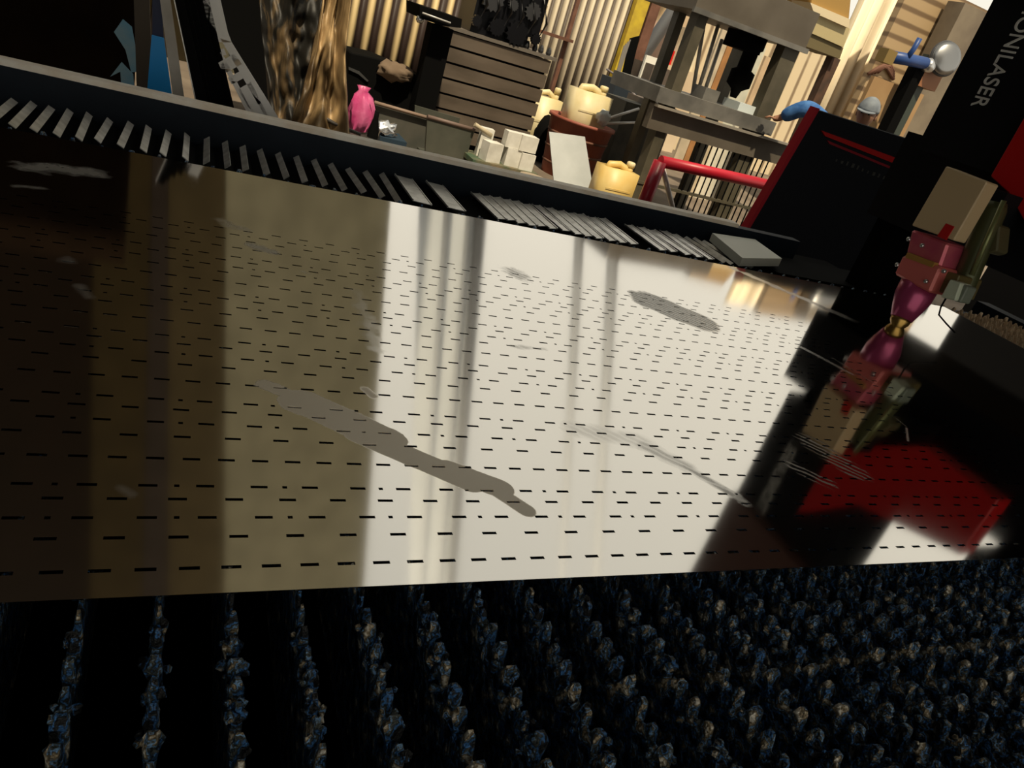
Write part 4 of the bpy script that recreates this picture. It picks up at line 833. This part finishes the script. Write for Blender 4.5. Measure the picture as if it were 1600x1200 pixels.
# head with face
bm = bmesh.new(); bm.from_mesh(per.data)
q = bmesh.ops.create_uvsphere(bm, u_segments=24, v_segments=16, radius=1.0)
fd = Vector((-0.75, -0.55, -0.10)).normalized(); sd = fd.cross(Vector((0, 0, 1))).normalized(); up = sd.cross(fd)
for v in q['verts']:
    c_ = v.co.copy(); x, y, z = c_
    wdt = 0.078 * (1 - 0.18 * max(0, -z)); p = sd * x * wdt + up * z * 0.115 + fd * y * 0.095
    if y > 0.6: p += fd * 0.022 * math.exp(-(x / 0.16) ** 2 - ((z + 0.12) / 0.22) ** 2) - fd * 0.010 * (math.exp(-((abs(x) - 0.36) / 0.14) ** 2 - ((z - 0.08) / 0.12) ** 2)) + fd * 0.006 * math.exp(-(x / 0.3) ** 2 - ((z + 0.48) / 0.07) ** 2)
    v.co = hc + p - up * 0.01
for s in (-1, 1):
    e = bmesh.ops.create_icosphere(bm, subdivisions=2, radius=1)
    for v in e['verts']: c_ = v.co.copy(); v.co = hc + sd * (s * 0.078 + c_.x * 0.010) + fd * (c_.y * 0.018 - 0.01) + up * (c_.z * 0.030 - 0.02)
# fingers on the press table
for k in range(4):
    d0 = (hd - wri).normalized(); s0 = d0.cross(Vector((0, 0, 1))).normalized(); b0 = hd + s0 * (k - 1.5) * 0.018; l = (0.055, 0.066, 0.062, 0.048)[k]
    add_tube(bm, [b0, b0 + d0 * l * 0.5 + Vector((0, 0, 0.006)), b0 + d0 * l + Vector((0, 0, -0.014))], 0.009, 7, 0.006)
add_tube(bm, [wri + (hd - wri) * 0.5 - s0 * 0.02, wri + (hd - wri) * 0.8 - s0 * 0.05, hd - s0 * 0.062 + d0 * 0.01], 0.010, 7, 0.008)
bm.to_mesh(per.data); bm.free()
for p in per.data.polygons: p.use_smooth = True
for s in (-1, 1):
    lump('eye', hc + fd * 0.082 + sd * s * 0.029 + up * 0.0, 0.010, matt_black, per, 0, (1, 1, 1), 2)
tag(per, 'person in a grey cap and blue shirt leaning over, arm stretched to the press table', 'person')
sv = [B['pel'] + Vector((0, 0, 0.02)), B['wst'], B['chs'], B['nek'] - Vector((0, 0, 0.05)), B['shL'], elb, wri + (elb - wri) * 0.12, B['shR'], verts[10], verts[11] + Vector((0, 0.02, 0.05))]
skin_obj('shirt', sv, [(0, 1), (1, 2), (2, 3), (2, 4), (4, 5), (5, 6), (2, 7), (7, 8), (8, 9)], [0.165, 0.155, 0.165, 0.075, 0.088, 0.085, 0.060, 0.088, 0.062, 0.046], shirt, per)
tv = [B['pel']]; te = []; trd = [0.165]
for fx, fy in foot:
    i = len(tv); tv += [Vector((fx, fy, 0.82)), Vector((fx, fy - 0.03, 0.47)), Vector((fx, fy, 0.12))]; te += [(0, i), (i, i+1), (i+1, i+2)]; trd += [0.11, 0.078, 0.068]
skin_obj('trousers', tv, te, trd, trous, per)
bm = bmesh.new(); q = bmesh.ops.create_uvsphere(bm, u_segments=24, v_segments=14, radius=1.0)
for v in q['verts']:
    x, y, z = v.co; z = max(z, 0.05 if y > -0.5 else -0.35); v.co = hc + sd * x * 0.092 + fd * (y * 0.112 - 0.004) + up * (z * 0.122 + 0.008)
bm_cap = mesh_obj('cap', bm, capm, per, True); bm_cap.parent = per; bm_cap.matrix_parent_inverse = Matrix.Identity(4)
bm = bmesh.new(); rr = []
for k in range(9):
    a = PI * k / 8; rr.append(hc + sd * math.cos(a) * 0.078 + fd * (0.085 + 0.075 * math.sin(a)) + up * (0.018 - 0.012 * math.sin(a)))
add_prism(bm, rr, up * 0.006); mesh_obj('cap_peak', bm, capm, per)
